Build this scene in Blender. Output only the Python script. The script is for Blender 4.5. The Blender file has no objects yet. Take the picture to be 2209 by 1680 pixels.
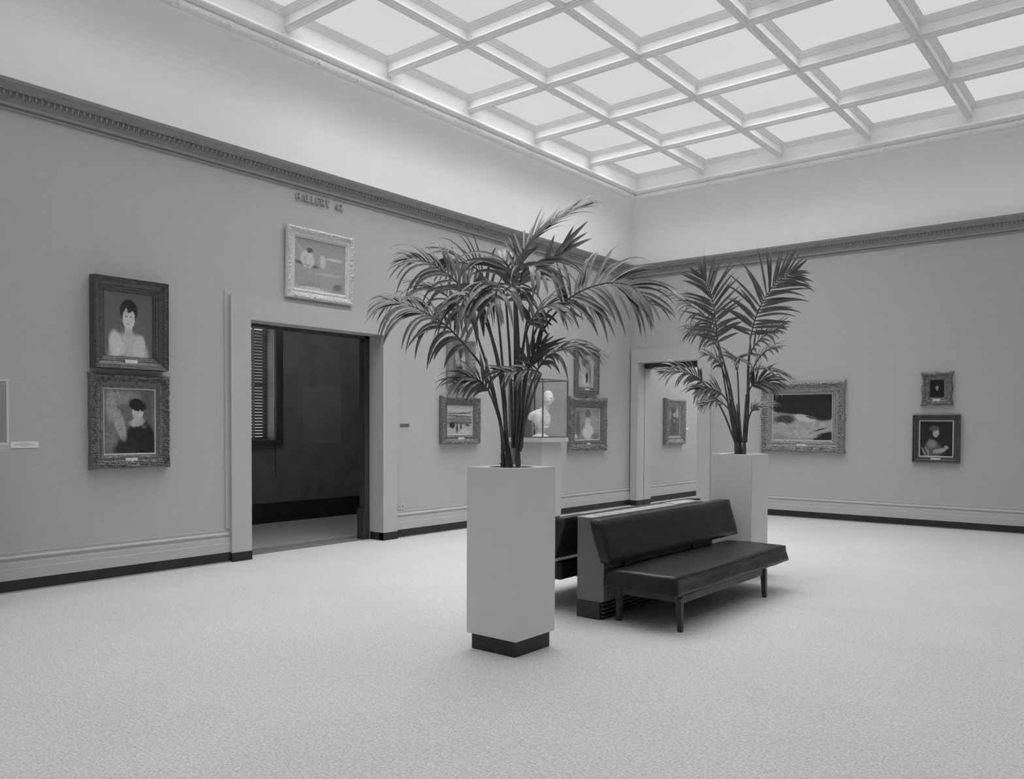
import bpy, bmesh, math, random
import numpy as np
from mathutils import Vector, Matrix, noise
random.seed(7)
SC = bpy.context.scene
COL = SC.collection

# ------------------------------------------------------------------ camera, world, exposure
FPX, PX, PY = 1772.45, 1104.5, 965.1
CAM = Vector((0, 0, 1.5))
_y, _p, _r = .6779812, -.02695597, .00420731
_f = Vector((-math.sin(_y)*math.cos(_p), math.cos(_y)*math.cos(_p), math.sin(_p)))
_rt = Vector((math.cos(_y), math.sin(_y), 0))
_up = _rt.cross(_f)
RT = _rt*math.cos(_r) + _up*math.sin(_r)
UP = _up*math.cos(_r) - _rt*math.sin(_r)
FW = _f
cd = bpy.data.cameras.new('camera')
cd.sensor_width = 36
cd.lens = FPX/2209*36
cd.shift_y = (PY-840)/2209
cd.clip_start = .05
cam = bpy.data.objects.new('camera', cd)
cam.matrix_world = Matrix(((RT.x, UP.x, -FW.x, CAM.x), (RT.y, UP.y, -FW.y, CAM.y), (RT.z, UP.z, -FW.z, CAM.z), (0, 0, 0, 1)))
COL.objects.link(cam)
SC.camera = cam

SC.view_settings.view_transform = 'Standard'
SC.view_settings.look = 'None'
SC.view_settings.gamma = 1
SC.view_settings.use_curve_mapping = False
SC.view_settings.exposure = 0.0
PANE = 0.66          # radiance of the lit laylight glass
LAY_ALL, FAR_FILL = 200, 205   # watts thrown downwards: daylight of whole laylight, added fill towards the far corner
world = bpy.data.worlds.new('world'); SC.world = world
world.use_nodes = True
world.node_tree.nodes['Background'].inputs[0].default_value = (.8, .8, .8, 1)
world.node_tree.nodes['Background'].inputs[1].default_value = 1.5

def at(px, py, depth):
    """point seen at that place of the frame, 'depth' metres in front of the camera"""
    return CAM + (FW + RT*((px-PX)/FPX) - UP*((py-PY)/FPX))*depth

# ------------------------------------------------------------------ room measures
XL, YB = -8.0, 13.5          # left wall, back wall
XR, YF = 1.98, -2.37         # walls behind the camera
ZC = 4.48                    # top of the picture cornice
FL, FB = -7.68, 13.10        # laylight fascia planes
GZ = 6.04                    # laylight glass

# ------------------------------------------------------------------ helpers
class MB:
    def __init__(self): self.v = []; self.f = []
    def add(self, vs, fs):
        n = len(self.v); self.v += [tuple(a) for a in vs]; self.f += [tuple(i+n for i in f) for f in fs]; return self
    def box(self, x0, x1, y0, y1, z0, z1):
        x0, x1 = sorted((x0, x1)); y0, y1 = sorted((y0, y1)); z0, z1 = sorted((z0, z1))
        return self.add([(x0,y0,z0),(x1,y0,z0),(x1,y1,z0),(x0,y1,z0),(x0,y0,z1),(x1,y0,z1),(x1,y1,z1),(x0,y1,z1)],
                 [(0,3,2,1),(4,5,6,7),(0,1,5,4),(1,2,6,5),(2,3,7,6),(3,0,4,7)])
    def hexa(self, a, b):
        """a, b: two quads (lists of 4 points) joined"""
        return self.add(list(a)+list(b), [(3,2,1,0),(4,5,6,7),(0,1,5,4),(1,2,6,5),(2,3,7,6),(3,0,4,7)])
    def sweep(self, rings, close=True, caps=True):
        n = len(rings[0]); vs = [p for r in rings for p in r]; fs = []
        for i in range(len(rings)-1):
            for j in range(n if close else n-1):
                a = i*n+j; b = i*n+(j+1) % n
                fs.append((a, b, b+n, a+n))
        if caps and close:
            fs.append(tuple(range(n))[::-1]); fs.append(tuple((len(rings)-1)*n+j for j in range(n)))
        return self.add(vs, fs)
    def tube(self, pts, rad, n=8, caps=True):
        pts = [Vector(p) for p in pts]; rings = []
        rad = rad if isinstance(rad, (list, tuple)) else [rad]*len(pts)
        ref = None
        for i, p in enumerate(pts):
            t = (pts[min(i+1, len(pts)-1)] - pts[max(i-1, 0)]).normalized()
            if ref is None: ref = t.orthogonal().normalized()
            ref = (ref - t*ref.dot(t)).normalized(); b = t.cross(ref)
            rings.append([p + (ref*math.cos(k/n*2*math.pi) + b*math.sin(k/n*2*math.pi))*rad[i] for k in range(n)])
        return self.sweep(rings, True, caps)
    def lathe(self, prof, n=24, c=(0, 0)):
        rings = [[(c[0]+r*math.cos(k/n*2*math.pi), c[1]+r*math.sin(k/n*2*math.pi), z) for k in range(n)] for r, z in prof]
        return self.sweep(rings)
    def ball(self, c, r, n=10, m=6):
        rx, ry, rz = r if isinstance(r, (tuple, list)) else (r, r, r)
        rings = []
        for i in range(m+1):
            a = -math.pi/2 + math.pi*i/m; q = max(math.cos(a), .02)
            rings.append([(c[0]+rx*q*math.cos(k/n*2*math.pi), c[1]+ry*q*math.sin(k/n*2*math.pi), c[2]+rz*math.sin(a)) for k in range(n)])
        return self.sweep(rings)
    def build(self, name, mat, parent=None, smooth=False, bevel=0, seg=2):
        me = bpy.data.meshes.new(name); me.from_pydata(self.v, [], self.f); me.update()
        bm = bmesh.new(); bm.from_mesh(me); bmesh.ops.recalc_face_normals(bm, faces=bm.faces); bm.to_mesh(me); bm.free()
        o = bpy.data.objects.new(name, me); COL.objects.link(o)
        if mat: me.materials.append(mat)
        if parent: o.parent = parent
        if smooth:
            for p in me.polygons: p.use_smooth = True
        if bevel:
            b = o.modifiers.new('bevel', 'BEVEL'); b.width = bevel; b.segments = seg; b.limit_method = 'ANGLE'; b.angle_limit = .6
        return o

def tag(o, label=None, cat=None, group=None, kind=None):
    if label: o['label'] = label
    if cat: o['category'] = cat
    if group: o['group'] = group
    if kind: o['kind'] = kind
    return o
def empty(name, loc, rz=0, rx=0):
    o = bpy.data.objects.new(name, None); COL.objects.link(o); o.empty_display_size = .1
    o.location = loc; o.rotation_euler = (rx, 0, rz); return o
def struct(mb, name, mat, parent=None, **k):
    o = mb.build(name, mat, parent, **k); o['kind'] = 'structure'; return o

# ------------------------------------------------------------------ materials
def mat(name, v, rough=.7, var=0, scale=8, bump=0, bscale=60, metal=0, spec=.5, stretch=(1, 1, 1), detail=4, coat=0):
    m = bpy.data.materials.new(name); m.use_nodes = True
    nt = m.node_tree; N = nt.nodes; L = nt.links; b = N['Principled BSDF']
    b.inputs['Base Color'].default_value = (v, v, v, 1); b.inputs['Roughness'].default_value = rough
    b.inputs['Metallic'].default_value = metal; b.inputs['Specular IOR Level'].default_value = spec
    b.inputs['Coat Weight'].default_value = coat
    tc = N.new('ShaderNodeTexCoord'); mp = N.new('ShaderNodeMapping'); mp.inputs['Scale'].default_value = stretch
    L.new(tc.outputs['Object'], mp.inputs['Vector'])
    if var:
        n = N.new('ShaderNodeTexNoise'); n.inputs['Scale'].default_value = scale; n.inputs['Detail'].default_value = detail
        L.new(mp.outputs[0], n.inputs['Vector'])
        r = N.new('ShaderNodeMapRange'); r.inputs['From Min'].default_value = .3; r.inputs['From Max'].default_value = .7
        r.inputs['To Min'].default_value = max(v-var, .004); r.inputs['To Max'].default_value = v+var
        L.new(n.outputs['Fac'], r.inputs['Value']); c = N.new('ShaderNodeCombineColor')
        for i in range(3): L.new(r.outputs[0], c.inputs[i])
        L.new(c.outputs[0], b.inputs['Base Color'])
    if bump:
        n = N.new('ShaderNodeTexNoise'); n.inputs['Scale'].default_value = bscale; n.inputs['Detail'].default_value = 3
        L.new(mp.outputs[0], n.inputs['Vector'])
        u = N.new('ShaderNodeBump'); u.inputs['Strength'].default_value = bump; u.inputs['Distance'].default_value = .01
        L.new(n.outputs['Fac'], u.inputs['Height']); L.new(u.outputs[0], b.inputs['Normal'])
    return m
def nd(nt, t, **k):
    n = nt.nodes.new(t)
    for a, v in k.items():
        if a in n.inputs: n.inputs[a].default_value = v
        else: setattr(n, a, v)
    return n

M = {}
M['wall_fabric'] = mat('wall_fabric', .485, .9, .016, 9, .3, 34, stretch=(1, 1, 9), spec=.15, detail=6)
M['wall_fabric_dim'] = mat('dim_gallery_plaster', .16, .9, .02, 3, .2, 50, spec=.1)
M['painted_trim'] = mat('painted_trim', .49, .6, .01, 6, .05, 90, spec=.25)
M['cornice'] = mat('cornice_paint', .34, .7, .015, 10, .1, 80, spec=.2)
M['upper_plaster'] = mat('upper_plaster', .92, .9, .01, 3, .03, 50, spec=.1)
M['ceiling_paint'] = mat('ceiling_paint', .92, .95, .008, 6, .02, 40, spec=.05)
M['black_skirting'] = mat('black_skirting', .022, .45, .006, 5, spec=.4)
M['strip'] = mat('floor_edge_strip', .30, .5)
M['planter_paint'] = mat('planter_paint', .68, .55, .008, 5, .04, 120, spec=.3)
M['planter_paint_pale'] = mat('planter_paint_far', .68, .55, .008, 5, .04, 120, spec=.3)
M['leather'] = mat('black_leather', .011, .34, .005, 14, .25, 45, spec=.45, stretch=(1, .35, 1))
M['dark_wood'] = mat('dark_wood', .05, .42, .022, 9, .08, 60, stretch=(1, 1, .12), spec=.4)
M['console_metal'] = mat('console_metal', .17, .5, .006, 6, .02, 150, spec=.35)
M['console_top'] = mat('console_top', .42, .5, .01, 6, spec=.3)
M['console_base'] = mat('console_base', .045, .5, .01, 6, spec=.3)  # base and louvres darkened: the shade under the bench is in this colour
M['black'] = mat('soot_black', .008, .8)
M['soil'] = mat('soil', .03, .95, .02, 60, .6, 90)
M['case_metal'] = mat('case_metal', .13, .4, .02, 20, spec=.5)
M['plaster'] = mat('plaster', .9, .85, .03, 25, .12, 60, spec=.15)
M['label_card'] = mat('label_card', .78, .6, .02, 30, spec=.2)
M['plate_brass'] = mat('brass_plate', .62, .4, .03, 30, spec=.5)
M['stem'] = mat('palm_stem', .09, .6, .05, 22, .3, 70, stretch=(1, 1, .25), spec=.3)
M['outlet'] = mat('outlet_plate', .5, .4, spec=.4)
M['threshold'] = mat('threshold_stone', .2, .5, .03, 30, spec=.3)
M['letter'] = mat('letter_paint', .42, .6, spec=.2)
M['blind'] = mat('blind_slat', .22, .5, .02, 5, spec=.3)

def leafmat():
    m = bpy.data.materials.new('palm_leaf'); m.use_nodes = True; nt = m.node_tree; L = nt.links
    b = nt.nodes['Principled BSDF']; b.inputs['Roughness'].default_value = .30; b.inputs['Specular IOR Level'].default_value = 1.0; b.inputs['Coat Weight'].default_value = .25; b.inputs['Coat Roughness'].default_value = .3
    tc = nd(nt, 'ShaderNodeTexCoord'); n = nd(nt, 'ShaderNodeTexNoise', Scale=5.0, Detail=3.0)
    L.new(tc.outputs['Object'], n.inputs['Vector'])
    r = nd(nt, 'ShaderNodeMapRange'); r.inputs['From Min'].default_value = .3; r.inputs['From Max'].default_value = .7
    r.inputs['To Min'].default_value = .022; r.inputs['To Max'].default_value = .08
    L.new(n.outputs['Fac'], r.inputs['Value']); c = nd(nt, 'ShaderNodeCombineColor')
    for i in range(3): L.new(r.outputs[0], c.inputs[i])
    at_ = nd(nt, 'ShaderNodeAttribute', attribute_name='dry_tip')
    mt = nd(nt, 'ShaderNodeMix', data_type='RGBA'); L.new(at_.outputs['Fac'], mt.inputs[0]); L.new(c.outputs[0], mt.inputs[6]); mt.inputs[7].default_value = (.5, .5, .5, 1)
    L.new(mt.outputs[2], b.inputs['Base Color'])
    t = nd(nt, 'ShaderNodeBsdfTranslucent'); t.inputs[0].default_value = (.2, .2, .2, 1)
    mx = nd(nt, 'ShaderNodeMixShader'); mx.inputs[0].default_value = .22
    L.new(b.outputs[0], mx.inputs[1]); L.new(t.outputs[0], mx.inputs[2]); L.new(mx.outputs[0], nt.nodes['Material Output'].inputs[0])
    return m
M['leaf'] = leafmat()

def floormat():
    m = mat('speckled_floor', .78, .5, spec=.25); nt = m.node_tree; L = nt.links; b = nt.nodes['Principled BSDF']
    tc = nd(nt, 'ShaderNodeTexCoord')
    n1 = nd(nt, 'ShaderNodeTexNoise', Scale=75.0, Detail=6.0, Roughness=.75); n2 = nd(nt, 'ShaderNodeTexNoise', Scale=22.0, Detail=3.0)
    n3 = nd(nt, 'ShaderNodeTexNoise', Scale=1.2, Detail=3.0)
    for n in (n1, n2, n3): L.new(tc.outputs['Object'], n.inputs['Vector'])
    r1 = nd(nt, 'ShaderNodeMapRange'); r1.inputs['From Min'].default_value = .38; r1.inputs['From Max'].default_value = .62
    r1.inputs['To Min'].default_value = .46; r1.inputs['To Max'].default_value = .74
    L.new(n1.outputs['Fac'], r1.inputs['Value'])
    a = nd(nt, 'ShaderNodeMath', operation='MULTIPLY_ADD'); a.inputs[1].default_value = .12
    s = nd(nt, 'ShaderNodeMath', operation='SUBTRACT'); s.inputs[1].default_value = .5
    L.new(n2.outputs['Fac'], s.inputs[0]); L.new(s.outputs[0], a.inputs[0]); L.new(r1.outputs[0], a.inputs[2])
    a2 = nd(nt, 'ShaderNodeMath', operation='MULTIPLY_ADD'); a2.inputs[1].default_value = .1
    s2 = nd(nt, 'ShaderNodeMath', operation='SUBTRACT'); s2.inputs[1].default_value = .5
    L.new(n3.outputs['Fac'], s2.inputs[0]); L.new(s2.outputs[0], a2.inputs[0]); L.new(a.outputs[0], a2.inputs[2])
    c = nd(nt, 'ShaderNodeCombineColor')
    for i in range(3): L.new(a2.outputs[0], c.inputs[i])
    L.new(c.outputs[0], b.inputs['Base Color'])
    return m
M['floor'] = floormat()

def tilemat():
    m = mat('patterned_tile', .2, .4, spec=.4); nt = m.node_tree; L = nt.links; b = nt.nodes['Principled BSDF']
    tc = nd(nt, 'ShaderNodeTexCoord'); ck = nd(nt, 'ShaderNodeTexBrick', Scale=9.0)
    ck.inputs['Color1'].default_value = (.55, .55, .55, 1); ck.inputs['Color2'].default_value = (.48, .48, .48, 1); ck.inputs['Mortar'].default_value = (.06, .06, .06, 1)
    ck.inputs['Mortar Size'].default_value = .03
    L.new(tc.outputs['Object'], ck.inputs['Vector']); L.new(ck.outputs['Color'], b.inputs['Base Color'])
    return m
M['tile'] = tilemat()

def frame_mat(name, v, var, metal=.35, rough=.45, bump=.9, bs=55):
    m = mat(name, v, rough, var*.45, 30, bump*.35, bs, metal=metal, detail=5)
    return m
M['frame_dark'] = frame_mat('frame_dark_gilt', .10, .07, bump=.5)
M['frame_mid'] = frame_mat('frame_antique_gilt', .19, .15)
M['frame_mid2'] = frame_mat('frame_worn_gilt', .30, .17)
M['frame_pale'] = frame_mat('frame_whitewashed', .66, .16, metal=0, rough=.7, bump=.6)
M['liner'] = mat('frame_liner', .5, .5, .06, 40, spec=.4)
M['frame_side'] = mat('frame_side', .09, .7, .02, 20)

def emis(name, v, noise_=0):
    m = bpy.data.materials.new(name); m.use_nodes = True; nt = m.node_tree; L = nt.links
    nt.nodes.remove(nt.nodes['Principled BSDF'])
    e = nd(nt, 'ShaderNodeEmission'); e.inputs[0].default_value = (1, 1, 1, 1); e.inputs[1].default_value = v
    if noise_:
        tc = nd(nt, 'ShaderNodeTexCoord'); n = nd(nt, 'ShaderNodeTexNoise', Scale=.6, Detail=2.0)
        w = nd(nt, 'ShaderNodeTexWave', Scale=26.0, Distortion=.4)
        L.new(tc.outputs['Object'], n.inputs['Vector']); L.new(tc.outputs['Object'], w.inputs['Vector'])
        r = nd(nt, 'ShaderNodeMapRange'); r.inputs['To Min'].default_value = v*(1-noise_); r.inputs['To Max'].default_value = v*(1+noise_)
        L.new(n.outputs['Fac'], r.inputs['Value'])
        a = nd(nt, 'ShaderNodeMath', operation='MULTIPLY_ADD'); a.inputs[1].default_value = .03*v
        L.new(w.outputs['Fac'], a.inputs[0]); L.new(r.outputs[0], a.inputs[2])
        L.new(a.outputs[0], e.inputs[1])
    L.new(e.outputs[0], nt.nodes['Material Output'].inputs[0]); return m
M['lay_glass'] = emis('daylit_glass', PANE, .06)

def glassmat(name, alpha=.12, rough=.02):
    m = bpy.data.materials.new(name); m.use_nodes = True; nt = m.node_tree; L = nt.links
    nt.nodes.remove(nt.nodes['Principled BSDF'])
    t = nd(nt, 'ShaderNodeBsdfTransparent'); t.inputs[0].default_value = (.96, .96, .96, 1)
    g = nd(nt, 'ShaderNodeBsdfGlossy'); g.inputs['Roughness'].default_value = rough
    fr = nd(nt, 'ShaderNodeLayerWeight'); fr.inputs[0].default_value = .5
    pw = nd(nt, 'ShaderNodeMath', operation='POWER'); pw.inputs[1].default_value = 4; L.new(fr.outputs['Facing'], pw.inputs[0])
    a = nd(nt, 'ShaderNodeMath', operation='MULTIPLY_ADD'); a.inputs[1].default_value = .6; a.inputs[2].default_value = .03
    L.new(pw.outputs[0], a.inputs[0])
    mx = nd(nt, 'ShaderNodeMixShader'); L.new(a.outputs[0], mx.inputs[0]); L.new(t.outputs[0], mx.inputs[1]); L.new(g.outputs[0], mx.inputs[2])
    L.new(mx.outputs[0], nt.nodes['Material Output'].inputs[0]); return m
M['glass'] = glassmat('case_glass')

# ------------------------------------------------------------------ the room shell
T = .55   # wall thickness
W1Y0, W1Y1, W1Z = 5.27, 7.22, 2.655      # doorway in the left wall
W2X0, W2X1, W2Z = -7.82, -6.61, 2.68     # doorway in the back wall
struct(MB().box(XL, XR+T, YF-T, YB, -.1, 0).box(XL-.2, XL, W1Y0, W1Y1, -.1, 0).box(-8.1, -3, YB, 20, -.1, 0), 'floor', M['floor'])
ZT = 6.6
m = MB()
TL = .32
m.box(XL-TL, XL, YF-T, W1Y0, 0, ZC).box(XL-TL, XL, W1Y1, YB, 0, ZC).box(XL-TL, XL, W1Y0, W1Y1, W1Z, ZC)
struct(m, 'wall_left', M['wall_fabric'])
m = MB()
m.box(XL-T, W2X0, YB, YB+.42, 0, ZC).box(W2X1, XR+T, YB, YB+.42, 0, ZC).box(W2X0, W2X1, YB, YB+.42, W2Z, ZC)
struct(m, 'wall_back', M['wall_fabric'])
struct(MB().box(XR, XR+T, YF-T, YB, 0, ZC), 'wall_right', M['wall_fabric'])
struct(MB().box(XL, XR, YF-T, YF, 0, ZC), 'wall_front', M['wall_fabric'])

def run(prof, name, mt, sides, smooth=False, parent=None, gap=None):
    """moulding with profile (p,z) run along walls; p = distance from the wall; sides = list of (side, a, b)"""
    mb = MB()
    for side, a, b in sides:
        rings = []
        for t, e in ((a, 0), (b, 1)):
            ring = []
            for p, z in prof:
                if side == 'L': q = (XL+p, t - (p if (e and abs(t-YB) < 1e-6) else 0) + (p if (not e and abs(t-YF) < 1e-6) else 0), z)
                elif side == 'B': q = (t + (p if (not e and abs(t-XL) < 1e-6) else 0) - (p if (e and abs(t-XR) < 1e-6) else 0), YB-p, z)
                elif side == 'R': q = (XR-p, t - (p if e else 0) + (p if not e else 0), z)
                else: q = (t + (p if not e else 0) - (p if e else 0), YF+p, z)
                ring.append(q)
            rings.append(ring)
        mb.sweep(rings, True, True)
    return struct(mb, name, mt, parent, smooth=smooth)
def arc(cx, cz, r, a0, a1, n=8):
    return [(cx+r*math.cos(math.radians(a0+(a1-a0)*i/n)), cz+r*math.sin(math.radians(a0+(a1-a0)*i/n))) for i in range(n+1)]
ALL = [('L', YF, YB), ('B', XL, XR), ('R', YF, YB), ('F', XL, XR)]

# picture cornice with egg and dart
K0 = -.02
corn = [(K0, 4.238), (.018, 4.240), (.018, 4.250), (.005, 4.252), (.005, 4.272)] + arc(.014, 4.288, .017, -75, 70, 6) + \
       [(.012, 4.306), (.010, 4.346), (.018, 4.352), (.028, 4.368), (.040, 4.396), (.060, 4.397), (.060, 4.404), (.061, 4.405), (.062, 4.418), (.074, 4.432), (.098, 4.443), (.130, 4.450), (.131, 4.464), (.136, 4.466), (.138, 4.476), (K0, 4.480)]
c = run(corn, 'trim_1', M['cornice'], ALL)
mb = MB()
def egg(c, ax, r):
    if ax == 'y': mb.ball(c, (r*.62, r*.72, r), 8, 5)
    else: mb.ball(c, (r*.72, r*.62, r), 8, 5)
n = 0
y = .6
while y < YB-.08:
    mb.ball((XL+.040, y, 4.378), (.019, .0165, .023), 8, 5)
    mb.hexa([(XL+.02, y+.0235, 4.348), (XL+.034, y+.0235, 4.352), (XL+.034, y+.0265, 4.352), (XL+.02, y+.0265, 4.348)],
            [(XL+.02, y+.021, 4.392), (XL+.053, y+.021, 4.392), (XL+.053, y+.029, 4.392), (XL+.02, y+.029, 4.392)])
    y += .052
x = XL+.09
while x < -.5:
    mb.ball((x, YB-.040, 4.378), (.0165, .019, .023), 8, 5)
    mb.hexa([(x+.0235, YB-.02, 4.348), (x+.0235, YB-.034, 4.352), (x+.0265, YB-.034, 4.352), (x+.0265, YB-.02, 4.348)],
            [(x+.021, YB-.02, 4.392), (x+.021, YB-.053, 4.392), (x+.029, YB-.053, 4.392), (x+.029, YB-.02, 4.392)])
    x += .052
struct(mb, 'egg_and_dart', M['cornice'], c, smooth=True)

# upper white wall, cove, laylight surround
def upper(side, p0):
    co = [(-.04, ZC-.02), (.004, ZC-.02), (.004, 5.02)]
    for i in range(1, 13):
        a = math.pi/2*i/12
        co.append((.004+(p0-.079)*(1-math.cos(a)), 5.02+.575*math.sin(a)))
    return co
def updown(p0):
    m_ = [(p0-.075, 5.594), (p0-.070, 5.600), (p0-.070, 5.610)]
    # reeded torus
    cx, cz, r = p0-.062, 5.652, .042
    for i in range(0, 25):
        a = math.radians(-80+150*i/24); rr = r*(1+.07*math.sin(i*math.pi))+(.0035 if i % 3 == 1 else -.0015)
        m_.append((cx+rr*math.cos(a), cz+rr*math.sin(a)))
    m_ += [(p0-.035, 5.700), (p0-.026, 5.702), (p0-.026, 5.712), (p0-.012, 5.716)]
    m_ += arc(p0-.006, 5.742, .026, -70, 75, 9)
    m_ += [(p0+.002, 5.770), (p0, 5.776), (p0, 5.968), (p0+.012, 5.970), (p0+.014, 5.985), (p0+.024, 5.988), (p0+.028, 6.004), (p0+.042, 6.010), (p0+.046, 6.028), (p0+.060, 6.032), (p0+.060, 6.06), (-.05, 6.06)]
    return m_
PL, PB = FL-XL, YB-FB
for nm, sides, p0 in (('trim_2', [('L', YF, YB)], PL), ('trim_3', [('B', XL, XR)], PB), ('trim_4', [('R', YF, YB)], PL), ('trim_5', [('F', XL, XR)], PB)):
    # mitre with unequal projections: build rings by hand
    def ring(side, prof, e, pself, pother):
        out = []
        for p, z in prof:
            q = max(p, 0)*pother/pself
            if side == 'L': out.append((XL+p, (YB-q) if e else (YF+q), z))
            elif side == 'B': out.append(((XR-q) if e else (XL+q), YB-p, z))
            elif side == 'R': out.append((XR-p, (YB-q) if e else (YF+q), z))
            else: out.append(((XR-q) if e else (XL+q), YF+p, z))
        return out
    s = sides[0][0]; po = PB if s in 'LR' else PL
    cv = upper(s, p0) + [(p0-.075, 6.0), (-.04, 6.0)]
    struct(MB().sweep([ring(s, cv, 0, p0, po), ring(s, cv, 1, p0, po)]), nm, M['upper_plaster'], smooth=False)
    dn = updown(p0)
    struct(MB().sweep([ring(s, dn, 0, p0, po), ring(s, dn, 1, p0, po)]), 'trim_'+str(int(nm[-1])+4), M['ceiling_paint'])
for o in list(COL.objects):
    if o.name in ('trim_2', 'trim_3', 'trim_4', 'trim_5'):
        for p in o.data.polygons: p.use_smooth = False
# ribbon ties crossing the reeded moulding
mb = MB()
def tie(side, t):
    p0 = PL if side == 'L' else PB
    cx, cz, r = p0-.062, 5.652, .049
    for sgn in (-1, 1):
        rings = []
        for i in range(9):
            a = math.radians(-75+150*i/8); off = sgn*(i-4)/4*.055
            q = []
            for w in (-.012, .012):
                for rr in (r-.006, r):
                    p, z, tt = cx+rr*math.cos(a), cz+rr*math.sin(a), t+off+w
                    q.append((XL+p, tt, z) if side == 'L' else (tt, YB-p, z))
            rings.append([q[0], q[1], q[3], q[2]])
        mb.sweep(rings)
y = 13.1-.25
while y > 2.5: tie('L', y); y -= .57
x = FL+.25
while x < -.6: tie('B', x); x += .57
rb = struct(mb, 'trim_10', M['ceiling_paint'])

# laylight: beams and panes
xs = [-6.385, -5.035, -3.685, -2.335, -.985, .365]; ys = [11.595-1.505*i for i in range(9)]
ceil = empty('ceiling', (0, 0, 0)); ceil['kind'] = 'structure'
XE, YE = XR-PL, YF+PB
HB = .036
half = [(HB+.056, 6.06), (HB+.056, 6.032), (HB+.044, 6.028), (HB+.040, 6.010), (HB+.027, 6.004), (HB+.023, 5.988), (HB+.013, 5.985), (HB+.011, 5.970), (HB, 5.968),
        (HB, 5.876), (HB+.004, 5.874)] + [(HB+.002+.012*math.sin(math.radians(a)), 5.862+.012*math.cos(math.radians(a))) for a in (20, 60, 90, 130, 165)] + \
       [(HB-.002, 5.849), (HB+.002, 5.845), (HB+.002, 5.838), (HB-.006, 5.836), (HB-.006, 5.828), (HB-.012, 5.826), (HB-.012, 5.818)]
prof = half + [(-a, z) for a, z in half[::-1]]
for y in ys:
    struct(MB().sweep([[(FL+.001, y+p, z) for p, z in prof], [(XE, y+p, z) for p, z in prof]]), 'ceiling_beam', M['ceiling_paint'], ceil)
yy = [YE]+ys[::-1]+[FB]
for x in xs:
    mb = MB()
    for a, b in zip(yy[:-1], yy[1:]):
        a2 = a+(HB if a > YE+.1 else 0); b2 = b-(HB if b < FB-.1 else 0)
        mb.sweep([[(x+p, a2, z+.004) for p, z in prof], [(x+p, b2, z+.004) for p, z in prof]])
    struct(mb, 'cross_beam', M['ceiling_paint'], ceil)
xx = [FL]+xs+[XE]
for i in range(len(xx)-1):
    for j in range(len(yy)-1):
        x0 = xx[i]+(.05 if i else .03); x1 = xx[i+1]-(.05 if i < len(xx)-2 else .03); y0 = yy[j]+.05; y1 = yy[j+1]-.05
        struct(MB().box(x0, x1, y0, y1, GZ, GZ+.012), 'glass_pane', M['lay_glass'], ceil)
struct(MB().box(XL-T, XR+T, YF-T, YB+.42, 6.5, 6.6), 'roof', M['upper_plaster'], ceil)
for a in ((XL-T, XL-.06, YF-T, YB+.42), (XR+.06, XR+T, YF-T, YB+.42), (XL-.06, XR+.06, YF-T, YF-.06), (XL-.06, XR+.06, YB+.06, YB+.42)):
    struct(MB().box(a[0], a[1], a[2], a[3], ZC, 6.5), 'attic_wall', M['upper_plaster'], ceil)

# skirtings and base mouldings
sk = [(-.02, 0), (.034, 0), (.034, .004), (.028, .016), (.028, .110), (-.02, .110)]
st = [(-.02, 0), (.042, 0), (.040, .012), (-.02, .012)]
bs = [(-.02, .108), (.026, .108), (.026, .208), (.021, .211), (.021, .256)] + arc(.024, .279, .018, -100, -170, 4) + [(.006, .285)] + arc(.010, .306, .013, -60, 90, 7) + [(.004, .322), (.004, .345), (.008, .347), (.007, .354), (-.02, .356)]
LS = [('L', YF, 5.03), ('L', 7.47, YB)]; BS = [('B', -6.36, XR)]
for nm, seg in (('left', LS), ('back', BS), ('right', [('R', YF, YB)]), ('front', [('F', XL, XR)])):
    b = run(bs, 'baseboard_'+nm, M['painted_trim'], seg)
    run(sk, 'black_skirting', M['black_skirting'], seg, parent=b)
    run(st, 'floor_strip', M['strip'], seg, parent=b)

# thin fillet lines on the walls near the corner
struct(MB().box(XL-.01, XL+.006, 13.36, 13.375, .36, 4.22).box(-7.93, -7.915, YB-.006, YB+.01, 2.95, 4.22), 'trim_11', M['painted_trim'])

# doorway 1 (left wall): casing, jambs, inner dark frame, threshold
d1 = empty('door_1', (XL, (W1Y0+W1Y1)/2, 0)); d1['kind'] = 'structure'; d1['label'] = 'wide cased doorway in left wall opening to a dim gallery'
def rel(mb, o):
    l = o.location; mb.v = [(a[0]-l.x, a[1]-l.y, a[2]-l.z) for a in mb.v]; return mb
m = MB(); P = .055; CW = .245
m.box(XL-.02, XL+P, W1Y0-CW, W1Y0, .10, W1Z+CW).box(XL-.02, XL+P, W1Y1, W1Y1+CW, .10, W1Z+CW).box(XL-.02, XL+P, W1Y0, W1Y1, W1Z, W1Z+CW)
m.box(XL-.01, XL+.012, W1Y0-CW-.05, W1Y0-CW, .36, W1Z+CW+.045).box(XL-.01, XL+.012, W1Y1+CW, W1Y1+CW+.04, .36, W1Z+CW+.045).box(XL-.01, XL+.012, W1Y0-CW, W1Y1+CW, W1Z+CW, W1Z+CW+.045)
struct(rel(m, d1), 'door_casing', M['painted_trim'], d1)
m = MB(); m.box(XL-.21, XL+P-.001, W1Y0-.01, W1Y0+.002, .1, W1Z).box(XL-.21, XL+P-.001, W1Y1-.002, W1Y1+.01, .1, W1Z).box(XL-.21, XL+P-.001, W1Y0, W1Y1, W1Z-.002, W1Z+.01)
struct(rel(m, d1), 'door_reveal', M['painted_trim'], d1)
m = MB()
m.box(XL-.02, XL+P+.003, W1Y0-CW-.003, W1Y0+.003, 0, .10).box(XL-.02, XL+P+.003, W1Y1-.003, W1Y1+CW+.003, 0, .10)
m.box(XL-.2, XL+P, W1Y0-.01, W1Y0+.003, 0, .10).box(XL-.2, XL+P, W1Y1-.003, W1Y1+.01, 0, .10)
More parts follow.
